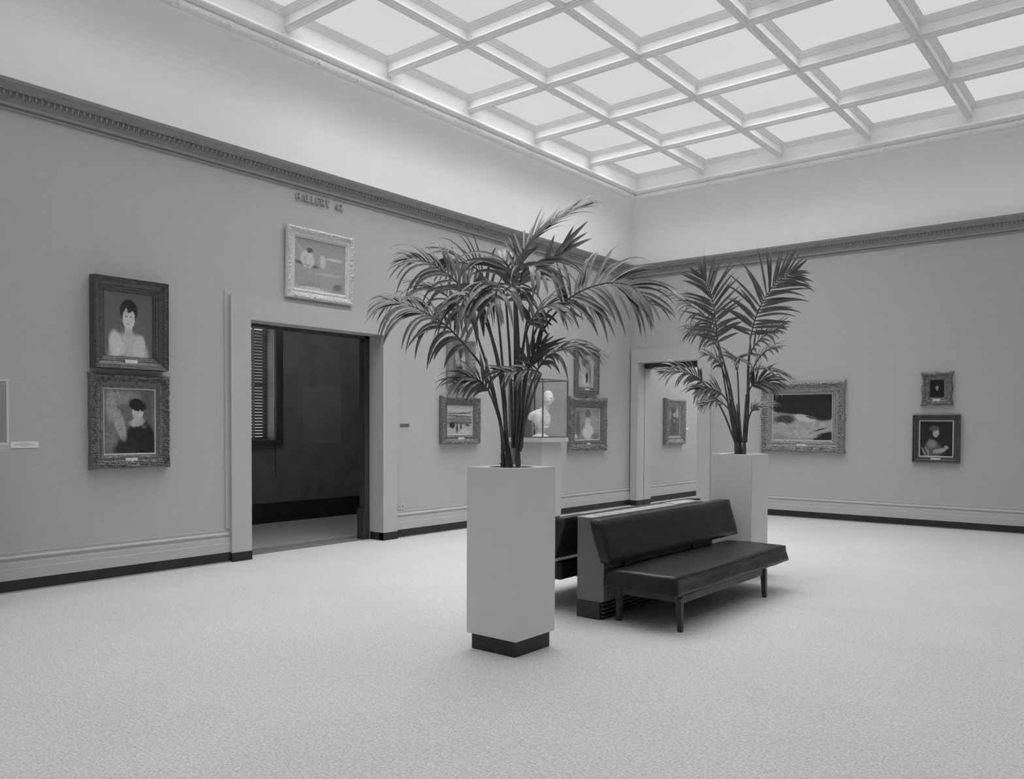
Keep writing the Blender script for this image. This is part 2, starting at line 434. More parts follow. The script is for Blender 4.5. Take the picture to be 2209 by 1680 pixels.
struct(rel(m, d1), 'black_plinth', M['black_skirting'], d1)
m = MB()
for s, y0 in ((1, W1Y0), (-1, W1Y1)):
    m.box(XL-.215, XL-.325, y0-.02*s, y0+.075*s, 0, W1Z)
    m.box(XL-.213, XL-.34, y0-.02*s, y0+.105*s, 0, .40)
m.box(XL-.215, XL-.325, W1Y0, W1Y1, W1Z-.035, W1Z+.01)
struct(rel(m, d1), 'dark_wood_frame', M['dark_wood'], d1)
struct(rel(MB().box(XL-.57, XL-.19, W1Y0-.2, W1Y1+.2, -.1, .004), d1), 'threshold', M['threshold'], d1)

# doorway 2 (back wall)
d2 = empty('door_2', ((W2X0+W2X1)/2, YB, 0)); d2['kind'] = 'structure'; d2['label'] = 'narrow cased doorway in back wall beside the corner, showing a bright gallery'
m = MB(); C2 = .25
m.box(XL+.035, W2X0, YB-P, YB+.02, .10, W2Z+.24).box(W2X1, W2X1+C2, YB-P, YB+.02, .10, W2Z+.24).box(W2X0, W2X1, YB-P, YB+.02, W2Z, W2Z+.24)
m.box(XL+.02, W2X1+C2+.045, YB-.012, YB+.01, W2Z+.24, W2Z+.285).box(W2X1+C2, W2X1+C2+.045, YB-.012, YB+.01, .36, W2Z+.24)
struct(rel(m, d2), 'door_casing', M['painted_trim'], d2)
m = MB(); m.box(W2X0-.01, W2X0+.004, YB-.01, YB+.19, .1, W2Z).box(W2X0-.01, W2X0+.004, YB+.205, YB+.46, .1, W2Z).box(W2X1-.004, W2X1+.01, YB-.01, YB+.42, .1, W2Z).box(W2X0, W2X1, YB-.01, YB+.19, W2Z-.004, W2Z+.01)
struct(rel(m, d2), 'door_reveal', M['painted_trim'], d2)
m = MB(); m.box(XL+.03, W2X0+.004, YB-P-.003, YB, 0, .10).box(W2X1-.004, W2X1+C2+.003, YB-P-.003, YB, 0, .10)
m.box(W2X0-.01, W2X0+.007, YB-.01, YB+.19, 0, .10).box(W2X0-.01, W2X0+.007, YB+.205, YB+.46, 0, .10).box(W2X1-.007, W2X1+.01, YB-.01, YB+.42, 0, .10)
struct(rel(m, d2), 'black_plinth', M['black_skirting'], d2)
struct(rel(MB().box(W2X0, W2X1, YB+.19, YB+.45, W2Z-.10, W2Z+.01).box(W2X0-.01, W2X0+.002, YB+.188, YB+.207, 0, W2Z), d2), 'dark_wood_head', M['dark_wood'], d2)

# dim gallery beyond the left doorway, with its window
GX = -10.73
WY0, WY1, WZ0, WZ1 = 6.2, 7.53, 1.255, 3.0
m = MB()
m.box(GX-.3, GX, 2, WY0, 0, 3.6).box(GX-.3, GX, WY1, 12, 0, 3.6).box(GX-.3, GX, WY0, WY1, 0, WZ0).box(GX-.3, GX, WY0, WY1, WZ1, 3.6)
m.box(GX, XL-TL, 1.9, 2, 0, 3.6).box(GX, XL-TL, 12, 12.1, 0, 3.6).box(GX-.3, XL-TL, 1.9, 12.1, 3.6, 3.7)
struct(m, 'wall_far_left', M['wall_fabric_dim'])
struct(MB().box(GX, XL-TL, 2, 12, -.1, 0), 'floor_dim_gallery', M['tile'])
struct(MB().box(GX, GX+.03, 2, 12, 0, .30).box(GX, GX+.05, 2, 12, 0, .05), 'baseboard_far_left', M['black_skirting'])
w1 = empty('window_1', (GX, 7, WZ0)); w1['kind'] = 'structure'
m = MB(); m.box(GX-.02, GX+.03, WY1, WY1+.13, WZ0-.06, WZ1+.1).box(GX-.02, GX+.03, WY0-.13, WY0, WZ0-.06, WZ1+.1).box(GX-.02, GX+.03, WY0, WY1, WZ1, WZ1+.1).box(GX-.22, GX+.06, WY0-.1, WY1+.08, WZ0-.05, WZ0)
struct(rel(m, w1), 'window_frame', M['dark_wood'], w1)
m = MB(); m.box(GX-.25, GX-.21, WY0, WY0+.05, WZ0, WZ1).box(GX-.25, GX-.21, WY1-.05, WY1, WZ0, WZ1).box(GX-.25, GX-.21, 6.83, 6.88, WZ0, WZ1).box(GX-.25, GX-.21, WY0, WY1, WZ0, WZ0+.05).box(GX-.25, GX-.21, WY0, WY1, 2.1, 2.14)
struct(rel(m, w1), 'window_sash', M['dark_wood'], w1)
struct(rel(MB().box(GX-.21, GX+.001, WY1-.006, WY1+.004, WZ0, WZ1), w1), 'window_reveal', M['blind'], w1)
struct(rel(MB().box(GX-.235, GX-.23, WY0, WY1, WZ0, WZ1), w1), 'window_pane', M['glass'], w1)
vb = empty('venetian_blind', (GX-.06, 6.8, WZ0)); tag(vb, 'dark venetian blind hanging in the window of the dim gallery', 'blind')
y1 = WY1-.115
for k in range(36):
    z = .035+k*.046
    a = .014; b = .0195
    MB().hexa([(-a, -.58, z-b), (a, -.58, z+b), (a, -.58, z+b+.002), (-a, -.58, z-b+.002)], [(-a, y1-6.8, z-b), (a, y1-6.8, z+b), (a, y1-6.8, z+b+.002), (-a, y1-6.8, z-b+.002)]).build('slat', M['blind'], vb)
MB().box(-.03, .03, -.58, y1-6.8, 1.68, 1.745).build('head_rail', M['blind'], vb)
MB().box(-.02, .02, -.58, y1-6.8, .0, .02).build('bottom_rail', M['blind'], vb)
for yy_ in (-.3, .38): MB().box(.02, .023, yy_-.02, yy_+.02, .02, 1.68).build('tape', M['blind'], vb)
MB().tube([(.15, .66, .5), (.15, .665, .1), (.14, .68, -.3), (.13, .70, -.58)], .004, 6).build('pull_cord', M['black'], vb)
# ghost of a removed picture on that wall: paler paint patch
struct(MB().box(GX, GX+.003, 8.04, 8.81, 1.19, 2.11), 'unfaded_wall_patch', mat('unfaded_patch', .185, .9, .01, 3))

# bright gallery beyond the back doorway
m = MB()
m.box(-8.4, -8.02, YB+.42, 20, 0, 4.6).box(-8.4, -2.9, 20, 20.2, 0, 4.6).box(-3, -2.8, YB+.42, 20, 0, 4.6).box(-8.4, -8.02, YB+.42, 14.0, 0, 4.6)
struct(m, 'wall_far_back', M['wall_fabric'])
struct(MB().box(-8.4, -2.8, YB+.42, 20.2, 4.6, 4.7), 'ceiling_far_back', M['ceiling_paint'])
struct(MB().box(-7.4, -3.6, 14.6, 19.2, 4.57, 4.59), 'ceiling_glass_far_back', emis('daylit_glass_far', 3.2))
m = MB()
XL2 = -8.02
m.sweep([[(XL2+p, 13.95, z) for p, z in bs], [(XL2+p, 20, z) for p, z in bs]])
b = struct(m, 'baseboard_far_back', M['painted_trim'])
struct(MB().box(XL2-.01, XL2+.03, 13.95, 20, 0, .11), 'black_skirting', M['black_skirting'], b)

# ------------------------------------------------------------------ lettering over the doorway
def letter(ch, mb, ox, h, d):
    t = h*.15; s = h*.045; w = {'G': .78, 'A': .8, 'L': .62, 'E': .64, 'R': .74, 'Y': .78, '4': .66, '2': .6}[ch]*h
    def q(x0, x1, z0, z1): mb.box(ox+x0, ox+x1, -d, 0, z0, z1)
    def par(x0, z0, x1, z1, th):
        mb.hexa([(ox+x0, -d, z0), (ox+x0+th, -d, z0), (ox+x0+th, 0, z0), (ox+x0, 0, z0)], [(ox+x1, -d, z1), (ox+x1+th, -d, z1), (ox+x1+th, 0, z1), (ox+x1, 0, z1)])
    def band(cx, cz, rx, rz, a0, a1, tx, tz, n=14):
        rings = []
        for i in range(n+1):
            a = math.radians(a0+(a1-a0)*i/n); c_, s_ = math.cos(a), math.sin(a)
            o_ = (cx+rx*c_, cz+rz*s_); i_ = (cx+(rx-tx)*c_, cz+(rz-tz)*s_)
            rings.append([(ox+o_[0], -d, o_[1]), (ox+i_[0], -d, i_[1]), (ox+i_[0], 0, i_[1]), (ox+o_[0], 0, o_[1])])
        mb.sweep(rings)
    if ch == 'L': q(.06*h, .06*h+t, 0, h); q(0, .3*h, h-s, h); q(0, w, 0, s*1.3); q(w-s*1.2, w, 0, .24*h)
    if ch == 'E':
        q(.06*h, .06*h+t, 0, h); q(0, w, 0, s*1.3); q(0, w, h-s*1.3, h); q(.1*h, .45*h, .48*h, .48*h+s*1.2); q(w-s, w, 0, .22*h); q(w-s, w, .8*h, h); q(.43*h, .43*h+s, .38*h, .64*h)
    if ch == 'A':
        par(.05*h, 0, .33*h, h, s*1.2); par(.6*h, 0, .34*h, h, t); q(.18*h, .6*h, .3*h, .3*h+s*1.2); q(-.02*h, .2*h, 0, s); q(.52*h, .84*h, 0, s)
    if ch == 'R':
        q(.06*h, .06*h+t, 0, h); q(0, .3*h, 0, s); q(0, .3*h, h-s, h); band(.3*h, .74*h, .3*h, .26*h, 90, -90, t, s*1.2); q(.2*h, .32*h, .48*h, .48*h+s*1.2); q(.2*h, .32*h, h-s*1.2, h); par(.56*h, 0, .28*h, .5*h, t); q(.54*h, .8*h, 0, s)
    if ch == 'Y':
        q(.33*h, .33*h+t, 0, .46*h); q(.22*h, .58*h, 0, s); par(.33*h, .44*h, .06*h, h, t); par(.42*h, .44*h, .66*h, h, s*1.2); q(-.02*h, .28*h, h-s, h); q(.56*h, .8*h, h-s, h)
    if ch == 'G':
        band(.4*h, .5*h, .4*h, .52*h, 50, 325, t, s*1.2, 22); q(.56*h, .56*h+t, .03*h, .42*h); q(.46*h, .8*h, .40*h, .40*h+s); q(.62*h, .62*h+s, .72*h, .95*h)
    if ch == '4':
        q(.38*h, .38*h+t, 0, h*.98); q(0, .66*h, .26*h, .26*h+s*1.3); par(0, .28*h, .36*h, .98*h, s*1.4); q(.26*h, .64*h, 0, s)
    if ch == '2':
        band(.28*h, .72*h, .26*h, .27*h, 170, -35, t, s*1.2, 14); par(.0, .02*h, .34*h, .58*h, s*1.6); q(0, .56*h, 0, t*.75); q(.54*h, .54*h+s, 0, .24*h)
    return w
sg = empty('gallery_number_sign', (XL, 5.90, 4.115), math.pi/2)
tag(sg, 'raised serif letters reading GALLERY 42 on wall above the left doorway', 'sign')
ox = 0
for ch in 'GALLERY 42':
    if ch == ' ': ox += .062; continue
    mb = MB(); w = letter(ch, mb, ox, .078, .022); mb.build('letter', M['letter'], sg)
    ox += w + (.019 if ch != 'A' else .010)

# ------------------------------------------------------------------ pictures
def paint(name, bg, blobs, warp=.06, stroke=.25):
    """canvas paint: soft-edged daubs over a ground. blob = (cx, cz, rx, rz, angle, value, softness); coordinates -1..1 on the canvas"""
    m = bpy.data.materials.new(name); m.use_nodes = True; nt = m.node_tree; L = nt.links
    b = nt.nodes['Principled BSDF']; b.inputs['Roughness'].default_value = .5; b.inputs['Specular IOR Level'].default_value = .3
    tc = nd(nt, 'ShaderNodeTexCoord')
    mp0 = nd(nt, 'ShaderNodeMapping'); mp0.inputs['Location'].default_value = (-1, 0, -1); mp0.inputs['Scale'].default_value = (2, 0, 2)
    L.new(tc.outputs['Generated'], mp0.inputs[0])
    n = nd(nt, 'ShaderNodeTexNoise', Scale=5.0, Detail=5.0, Roughness=.65); L.new(mp0.outputs[0], n.inputs['Vector'])
    s = nd(nt, 'ShaderNodeVectorMath', operation='SUBTRACT'); s.inputs[1].default_value = (.5, .5, .5); L.new(n.outputs['Color'], s.inputs[0])
    sc = nd(nt, 'ShaderNodeVectorMath', operation='SCALE'); sc.inputs['Scale'].default_value = warp*2.5; L.new(s.outputs[0], sc.inputs[0])
    ad = nd(nt, 'ShaderNodeVectorMath', operation='ADD'); L.new(mp0.outputs[0], ad.inputs[0]); L.new(sc.outputs[0], ad.inputs[1])
    nb = nd(nt, 'ShaderNodeTexNoise', Scale=22.0, Detail=3.0); L.new(mp0.outputs[0], nb.inputs['Vector'])
    sb = nd(nt, 'ShaderNodeVectorMath', operation='SUBTRACT'); sb.inputs[1].default_value = (.5, .5, .5); L.new(nb.outputs['Color'], sb.inputs[0])
    scb = nd(nt, 'ShaderNodeVectorMath', operation='SCALE'); scb.inputs['Scale'].default_value = .11; L.new(sb.outputs[0], scb.inputs[0])
    ad0 = ad; ad = nd(nt, 'ShaderNodeVectorMath', operation='ADD'); L.new(ad0.outputs[0], ad.inputs[0]); L.new(scb.outputs[0], ad.inputs[1])
    rq = random.Random(sum(map(ord, name))); big = list(blobs); out_ = []
    for _ in range(6): out_.append((rq.uniform(-1, 1), rq.uniform(-1, 1), rq.uniform(.08, .4), rq.uniform(.02, .1), rq.uniform(-60, 60), bg*rq.uniform(.7, 1.35), .6))
    out_ += big
    for b_ in big:
        for _ in range(1 if len(big) > 9 else 2):
            q1, q2 = rq.uniform(-.7, .7), rq.uniform(-.7, .7)
            out_.append((b_[0]+b_[2]*q1, b_[1]+b_[3]*q2, b_[2]*rq.uniform(.2, .4), b_[3]*rq.uniform(.06, .2), rq.uniform(-80, 80), b_[5]*rq.uniform(.65, 1.3), .5))
    blobs = out_
    cur = None; val = nd(nt, 'ShaderNodeValue'); val.outputs[0].default_value = bg; cur = val.outputs[0]
    for cx, cz, rx, rz, ang, v, soft in blobs:
        a = math.radians(ang)
        m1 = nd(nt, 'ShaderNodeMapping', vector_type='TEXTURE'); m1.inputs['Location'].default_value = (cx, 0, cz); m1.inputs['Rotation'].default_value = (0, -a, 0); m1.inputs['Scale'].default_value = (rx, 1, rz)
        L.new(ad.outputs[0], m1.inputs[0])
        ln = nd(nt, 'ShaderNodeVectorMath', operation='LENGTH'); L.new(m1.outputs[0], ln.inputs[0])
        r = nd(nt, 'ShaderNodeMapRange', interpolation_type='SMOOTHSTEP'); r.inputs['From Min'].default_value = 1-soft; r.inputs['From Max'].default_value = 1+soft; r.inputs['To Min'].default_value = 1; r.inputs['To Max'].default_value = 0
        L.new(ln.outputs['Value'], r.inputs['Value'])
        mx = nd(nt, 'ShaderNodeMix', data_type='FLOAT'); L.new(r.outputs[0], mx.inputs[0]); L.new(cur, mx.inputs[2]); mx.inputs[3].default_value = v; cur = mx.outputs[0]
    n2 = nd(nt, 'ShaderNodeTexNoise', Scale=9.0, Detail=6.0, Roughness=.7); L.new(ad.outputs[0], n2.inputs['Vector'])
    r = nd(nt, 'ShaderNodeMapRange'); r.inputs['From Min'].default_value = .3; r.inputs['From Max'].default_value = .7; r.inputs['To Min'].default_value = 1-stroke; r.inputs['To Max'].default_value = 1+stroke
    L.new(n2.outputs['Fac'], r.inputs['Value'])
    mu = nd(nt, 'ShaderNodeMath', operation='MULTIPLY'); L.new(cur, mu.inputs[0]); L.new(r.outputs[0], mu.inputs[1])
    c = nd(nt, 'ShaderNodeCombineColor')
    for i in range(3): L.new(mu.outputs[0], c.inputs[i])
    L.new(c.outputs[0], b.inputs['Base Color'])
    return m

def rectring(w, h, ins, out, n=None, amp=0, seed=0, scal=0, corner=0):
    pass

def frame_mesh(w, h, fw, prof, carve=0, lumps=0, seed=0, step=.0075, cs=.035):
    """mitred frame in the local xz plane, outward = -y. prof = [(u 0 outer..1 inner, out, carve weight)]. lumps: outline swelling at corners and centres"""
    per = []
    nx = max(4, int(w/step)); nz = max(4, int(h/step)) 
    if not carve and not lumps: nx = nz = 1
    c = [(-w/2, -h/2), (w/2, -h/2), (w/2, h/2), (-w/2, h/2)]
    segs = [nx, nz, nx, nz]; vs = []; fs = []; K = len(prof)
    if carve:
        fine = []
        for a_, b_ in zip(prof[:-1], prof[1:]):
            q_ = 3 if (a_[2] or b_[2]) else 1
            for i_ in range(q_): fine.append(tuple(a_[z_]+(b_[z_]-a_[z_])*i_/q_ for z_ in range(3)))
        prof = fine+[prof[-1]]; K = len(prof)
    pts = []
    for s in range(4):
        a, b = c[s], c[(s+1) % 4]
        for i in range(segs[s]):
            pts.append((s, i/segs[s], a, b))
    for s, t, a, b in pts:
        L_ = w if s % 2 == 0 else h
        for k, (u, o, cw) in enumerate(prof):
            i = u*fw
            ia = (a[0]+(i if a[0] < 0 else -i), a[1]+(i if a[1] < 0 else -i)); ib = (b[0]+(i if b[0] < 0 else -i), b[1]+(i if b[1] < 0 else -i))
            x = ia[0]+(ib[0]-ia[0])*t; z = ia[1]+(ib[1]-ia[1])*t
            if carve and cw:
                p = Vector((x+seed*3.1, z-seed*1.7, seed)) / cs
                nn = noise.noise(p*.8)*.8 + noise.noise(p*1.9)*.45 + .45*math.sin((x+z)/cs*1.7)*math.sin((x-z)/cs*1.5)
                o = o + carve*cw*nn
            if lumps and u < .35:
                e = min(t, 1-t)*L_; g = math.exp(-(e/.055)**2) + .8*math.exp(-(((t-.5)*L_)/.06)**2) + .28*math.cos(t*L_/.042)
                dx = lumps*g*(1-u/.35)
                nx_, nz_ = ((0, -1), (1, 0), (0, 1), (-1, 0))[s]
                x += nx_*dx; z += nz_*dx
                if t == 0: x += ((-1, 0, 1, 0)[s]*1.0 if False else (-dx if a[0] < 0 else dx) if s % 2 == 0 else 0); 
                if t == 0 and s % 2 == 1: z += (-dx if a[1] < 0 else dx)
            vs.append((x, -o, z))
    n = len(pts)
    for i in range(n):
        j = (i+1) % n
        for k in range(K-1): fs.append((i*K+k, j*K+k, j*K+k+1, i*K+k+1))
    return MB().add(vs, fs)

PROF = {  # (inset 0..1, projection 0..1, carve weight)
 'stepped': [(0, 0, 0), (0, .55, 0), (.02, .60, 0), (.02, .9, 0), (.06, 1, 0), (.10, .98, 0), (.12, .90, .6), (.2, .86, 1), (.28, .80, 1), (.34, .78, .6), (.36, .7, 0), (.6, .52, 0), (.66, .52, 0), (.68, .46, 0), (.76, .42, .3), (.82, .40, .5), (.86, .32, 0), (.95, .26, 0), (1, .26, 0), (1, .12, 0)],
 'carved': [(0, 0, 0), (0, .5, .2), (.03, .72, .5), (.1, .92, 1), (.18, 1, 1), (.26, .96, 1.2), (.34, .88, 1.2), (.42, .78, 1), (.5, .68, .9), (.58, .58, .3), (.62, .54, 0), (.72, .54, 0), (.74, .62, 0), (.8, .62, 0), (.82, .5, .3), (.88, .48, .6), (.92, .44, .1), (.94, .36, 0), (1, .34, 0), (1, .15, 0)],
 'smooth': [(0, 0, 0), (0, .7, 0), (.05, .95, 0), (.12, 1, 0), (.18, .9, 0), (.22, .62, 0), (.40, .66, 0), (.46, .8, 0), (.55, .7, 0), (.66, .42, 0), (.72, .42, 0), (.75, .5, .8), (.84, .46, 1), (.9, .3, .4), (1, .28, 0), (1, .12, 0)]}
def picture(px, wall, name, label, depth, fw, frame, canvas_mat, mt, carve=0, lumps=0, tilt=.02, plate=.1, seed=1, liner=True, group=None, cs=.035, plate_w=.2):
    """px: (along0, along1, z0, z1) outer size of the frame's face, metres"""
    a0, a1, z0, z1 = px; w = a1-a0; h = z1-z0; ca = (a0+a1)/2
    if wall == 'L': loc = (XL+.004, ca, z0); rz = math.pi/2
    elif wall == 'B': loc = (ca, YB-.004, z0); rz = 0
    else: loc = (-8.02+.004, ca, z0); rz = math.pi/2
    e = empty(name, loc, rz, tilt)
    tag(e, label, 'painting', group)
    fr = frame_mesh(w, h, fw, [(u, o*depth, c_) for u, o, c_ in PROF[frame]], carve, lumps, seed, cs=cs)
    fr.v = [(x, y, z+h/2) for x, y, z in fr.v]
    fr.build('frame', mt, e, smooth=False)
    MB().box(-w/2+fw*.5, w/2-fw*.5, -.012, 0, fw*.5, h-fw*.5).build('backing_board', M['frame_side'], e)
    iw, ih = w-2*fw, h-2*fw
    if liner:
        lp = [(0, .2*depth, 0), (0, .30*depth, 0), (.8, .24*depth, 0), (1, .16*depth, 0)]
        l = frame_mesh(iw+.004, ih+.004, .016, lp); l.v = [(x, y, z+h/2) for x, y, z in l.v]; l.build('liner', M['liner'], e)
        iw -= .028; ih -= .028
    MB().box(-iw/2, iw/2, -.14*depth-.004, -.012, h/2-ih/2, h/2+ih/2).build('canvas', canvas_mat, e)
    if plate:
        pw = plate_w; c_ = fw*.62
        MB().hexa([(-pw/2, -.60*depth-.004, c_-.018), (pw/2, -.60*depth-.004, c_-.018), (pw/2, -.40*depth, c_-.018), (-pw/2, -.40*depth, c_-.018)],
                  [(-pw/2, -.52*depth-.008, c_+.018), (pw/2, -.52*depth-.008, c_+.018), (pw/2, -.35*depth, c_+.018), (-pw/2, -.35*depth, c_+.018)]).build('nameplate', M['plate_brass'], e)
    return e

# generic tonal stand-ins on the canvases
c1 = paint('canvas_pale_sitter', .15, [(0, -1.05, .82, .8, 0, .52, .16), (-.5, -.7, .28, .5, 15, .62, .2), (.42, -.75, .25, .45, -12, .58, .2), (0, -.15, .16, .3, 0, .5, .15), (0, .42, .36, .36, 0, .025, .12), (0, .2, .25, .34, 0, .62, .08), (-.02, .52, .3, .15, 4, .03, .2), (-.1, .25, .05, .025, 0, .2, .4), (.1, .25, .05, .025, 0, .2, .4), (0, .02, .07, .02, 0, .3, .4)], .03, .12)
c2 = paint('canvas_dark_coat', .16, [(-.3, .75, .6, .2, 5, .28, .5), (.7, .3, .2, .8, 0, .12, .5), (-.75, .5, .2, .5, 0, .34, .4), (.5, -.75, .62, .85, 18, .02, .12), (-.15, -.9, .5, .4, 0, .03, .3), (.32, .3, .22, .28, 0, .5, .12), (.32, .52, .36, .2, -12, .018, .15), (.3, -.02, .3, .14, 10, .42, .3), (-.4, -.1, .2, .5, 20, .36, .25), (-.75, -.5, .25, .3, 0, .2, .5)], .07, .35)
c3 = paint('canvas_pale_water', .36, [(-.55, .0, .5, .08, -8, .14, .3), (-.5, .2, .26, .34, 10, .58, .15), (-.42, .56, .11, .11, 0, .12, .2), (.1, .2, .12, .25, 0, .56, .2), (.55, .35, .35, .05, 0, .6, .6), (.3, -.3, .5, .05, 0, .48, .6), (.7, -.75, .18, .14, 20, .18, .5), (-.3, -.95, .6, .07, 0, .6, .5)], .05, .12)
c4 = paint('canvas_flowers', .14, [(-.1, -.55, .5, .35, 0, .05, .2), (-.4, .3, .3, .5, 20, .36, .4), (.35, .25, .26, .4, -10, .42, .4), (0, .6, .25, .3, 0, .05, .4), (.5, -.4, .2, .35, 0, .28, .5), (0, -.95, 1, .12, 0, .2, .4)], .14, .5)
c5 = paint('canvas_crowd', .42, [(0, .9, 1.3, .3, 0, .52, .3), (0, .52, 1.2, .05, 3, .12, .3), (0, .3, 1.2, .05, -2, .1, .3), (0, .05, 1.3, .18, 0, .2, .5), (0, -.18, 1.3, .1, 0, .13, .3), (-.6, -.35, .25, .22, 0, .03, .3), (-.2, -.55, .08, .35, 0, .05, .3), (.1, -.5, .07, .3, 0, .06, .3), (.65, -.35, .2, .08, -10, .09, .4), (.4, -.75, .4, .12, 0, .5, .5)], .06, .35)
c6 = paint('canvas_standing', .42, [(-.1, .5, .5, .25, 0, .13, .4), (.2, .1, .25, .4, 10, .3, .3), (.05, -.5, .18, .45, -10, .06, .25), (-.25, -.6, .2, .35, 10, .62, .3), (.5, -.2, .12, .6, 0, .16, .5), (.05, -.85, .35, .12, 0, .5, .4)], .09, .3)
c7 = paint('canvas_pale_dress', .30, [(-.75, -.1, .2, .9, 0, .14, .4), (-.3, -.5, .12, .5, 0, .1, .5), (.5, .1, .5, .6, 0, .36, .6), (.05, .65, .22, .28, 0, .16, .3), (.05, .1, .22, .35, 0, .52, .2), (.05, -.5, .45, .5, 0, .62, .25), (-.9, -.8, .15, .15, 0, .55, .3), (.7, -.8, .3, .2, 0, .2, .5)], .08, .25)
c8 = paint('canvas_still_life', .28, [(0, .75, 1.6, .62, 0, .022, .06), (.55, .15, .55, .42, 0, .022, .15), (0, -.45, 1.4, .3, 3, .36, .25), (-.6, -.1, .35, .2, 0, .06, .35), (-.7, -.3, .12, .07, 0, .42, .3), (-.45, -.42, .12, .06, 0, .4, .3), (.12, -.05, .36, .15, -16, .5, .15), (.3, .0, .2, .06, -16, .1, .3), (.7, -.35, .09, .09, 0, .46, .15), (.6, -.55, .25, .03, 18, .05, .3), (.85, -.95, .5, .28, 18, .02, .12), (0, -.75, .5, .2, 0, .4, .5)], .05, .25)
c9 = paint('canvas_small_head', .010, [(.0, .15, .2, .25, 0, .4, .14), (.07, .1, .14, .2, 0, .22, .4), (.0, .42, .26, .12, 0, .012, .3), (.04, -.18, .14, .05, 0, .25, .3)], .04, .3)
c10 = paint('canvas_seated_sitter', .018, [(-.2, -.75, .55, .6, 10, .10, .3), (-.28, -.3, .3, .25, 0, .22, .3), (.2, -.7, .45, .13, 12, .34, .2), (.62, -.5, .15, .1, 0, .32, .25), (-.02, .35, .19, .27, -8, .36, .12), (-.14, .6, .3, .16, 5, .09, .25), (-.5, -.8, .05, .4, 25, .28, .4), (-.75, -.8, .05, .35, 28, .25, .4)], .05, .3)
c11 = paint('canvas_brown_sitter', .16, [(0, .0, .4, .5, 0, .09, .3), (-.1, -.7, .7, .4, 0, .12, .3), (.6, .6, .25, .35, 0, .4, .4), (.1, .45, .2, .16, 0, .42, .2), (-.1, .72, .25, .16, 0, .1, .3), (.1, .05, .15, .12, 0, .32, .4), (-.6, .4, .1, .3, 0, .34, .5)], .08, .35)

# metres along the wall / height (left, right, bottom, top) of each frame's face
def onL(x, y, d): # left wall pixel -> (along, z) on the plane d in front of it
    r = FW + RT*((x-PX)/FPX) - UP*((y-PY)/FPX); t = (XL+d)/r.x; return (r.y*t, 1.5+r.z*t)
def onB(x, y, d):
    r = FW + RT*((x-PX)/FPX) - UP*((y-PY)/FPX); t = (YB-d)/r.y; return (r.x*t, 1.5+r.z*t)
def box_of(fn, d, tl, br):
    a, b = fn(*tl, d), fn(*br, d); return (a[0], b[0], b[1], a[1])
picture(box_of(onL, .12, (203.5, 589), (365.5, 801)), 'L', 'portrait_painting', 'pale-bloused sitter in dark stepped frame, upper of the pair left of the wide doorway', .12, .125, 'stepped', c1, M['frame_dark'], .006, 0, .012, seed=1, cs=.0115, liner=False, plate_w=.12)
picture(box_of(onL, .08, (197, 804), (369, 1006)), 'L', 'portrait_painting', 'dark-coated figure in carved gilt frame, lower of the pair left of wide doorway', .08, .13, 'carved', c2, M['frame_mid'], .016, .006, .005, seed=2, cs=.0115, plate_w=.12)
picture(box_of(onL, .06, (620, 482), (763, 659)), 'L', 'river_painting', 'pale painting in whitewashed carved frame hung over the wide doorway', .06, .115, 'carved', c3, M['frame_pale'], .012, .004, .03, seed=3, plate=0, cs=.0115, liner=False)
picture(box_of(onL, .07, (970.5, 727), (1027, 836)), 'L', 'flower_painting', 'dark painting in carved gilt frame behind the near fronds, above the crowd scene', .07, .12, 'carved', c4, M['frame_mid2'], .014, .004, .005, seed=4, cs=.0115, liner=False, plate_w=.1)
picture(box_of(onL, .08, (956, 853), (1038, 957)), 'L', 'arena_painting', 'painting of a banded crowd scene in gilt frame, lower picture left of near palm', .08, .13, 'carved', c5, M['frame_mid'], .013, 0, .005, seed=5, cs=.0115, plate_w=.13)
picture(box_of(onL, .07, (1245, 747), (1293.5, 851)), 'L', 'figure_painting', 'painting in plain-edged dark gilt frame, upper picture right of the bust case', .07, .12, 'smooth', c6, M['frame_mid'], .008, 0, .01, seed=6, cs=.0115, liner=False, plate_w=.13)
picture(box_of(onL, .08, (1233, 857), (1310, 969)), 'L', 'figure_painting', 'pale dress painting in ornate scalloped gilt frame, lower picture right of the bust case', .08, .17, 'carved', c7, M['frame_mid'], .016, .02, .005, seed=7, cs=.015, plate_w=.1)
picture(box_of(onB, .08, (1641.5, 827), (1818.5, 977)), 'B', 'still_life_painting', 'wide still life with pale cloth in large ornate gilt frame on the back wall', .08, .185, 'carved', c8, M['frame_mid2'], .02, .015, .01, seed=8, cs=.016, plate_w=.15)
picture(box_of(onB, .06, (1989, 805), (2052, 872)), 'B', 'portrait_painting', 'tiny almost black portrait in scalloped gilt frame, above the seated sitter', .06, .105, 'carved', c9, M['frame_mid'], .012, .016, .01, seed=9, cs=.013, liner=False, plate_w=.1)
picture(box_of(onB, .06, (1968.5, 894), (2069.5, 1000)), 'B', 'portrait_painting', 'dark portrait of a seated sitter in smooth dark frame, far right of back wall', .06, .09, 'smooth', c10, M['frame_dark'], .006, 0, .012, seed=10, cs=.011, liner=True, plate_w=.13)

def on2(x, y, d):
    r = FW + RT*((x-PX)/FPX) - UP*((y-PY)/FPX); t = (-8.02+d)/r.x; return (r.y*t, 1.5+r.z*t)
picture(box_of(on2, .10, (1441, 860), (1480, 956)), 'N', 'portrait_painting', 'brown seated figure in scalloped gilt frame, seen through the narrow back doorway', .10, .14, 'carved', c11, M['frame_mid2'], .016, .016, .0, seed=11, cs=.015, plate=0)

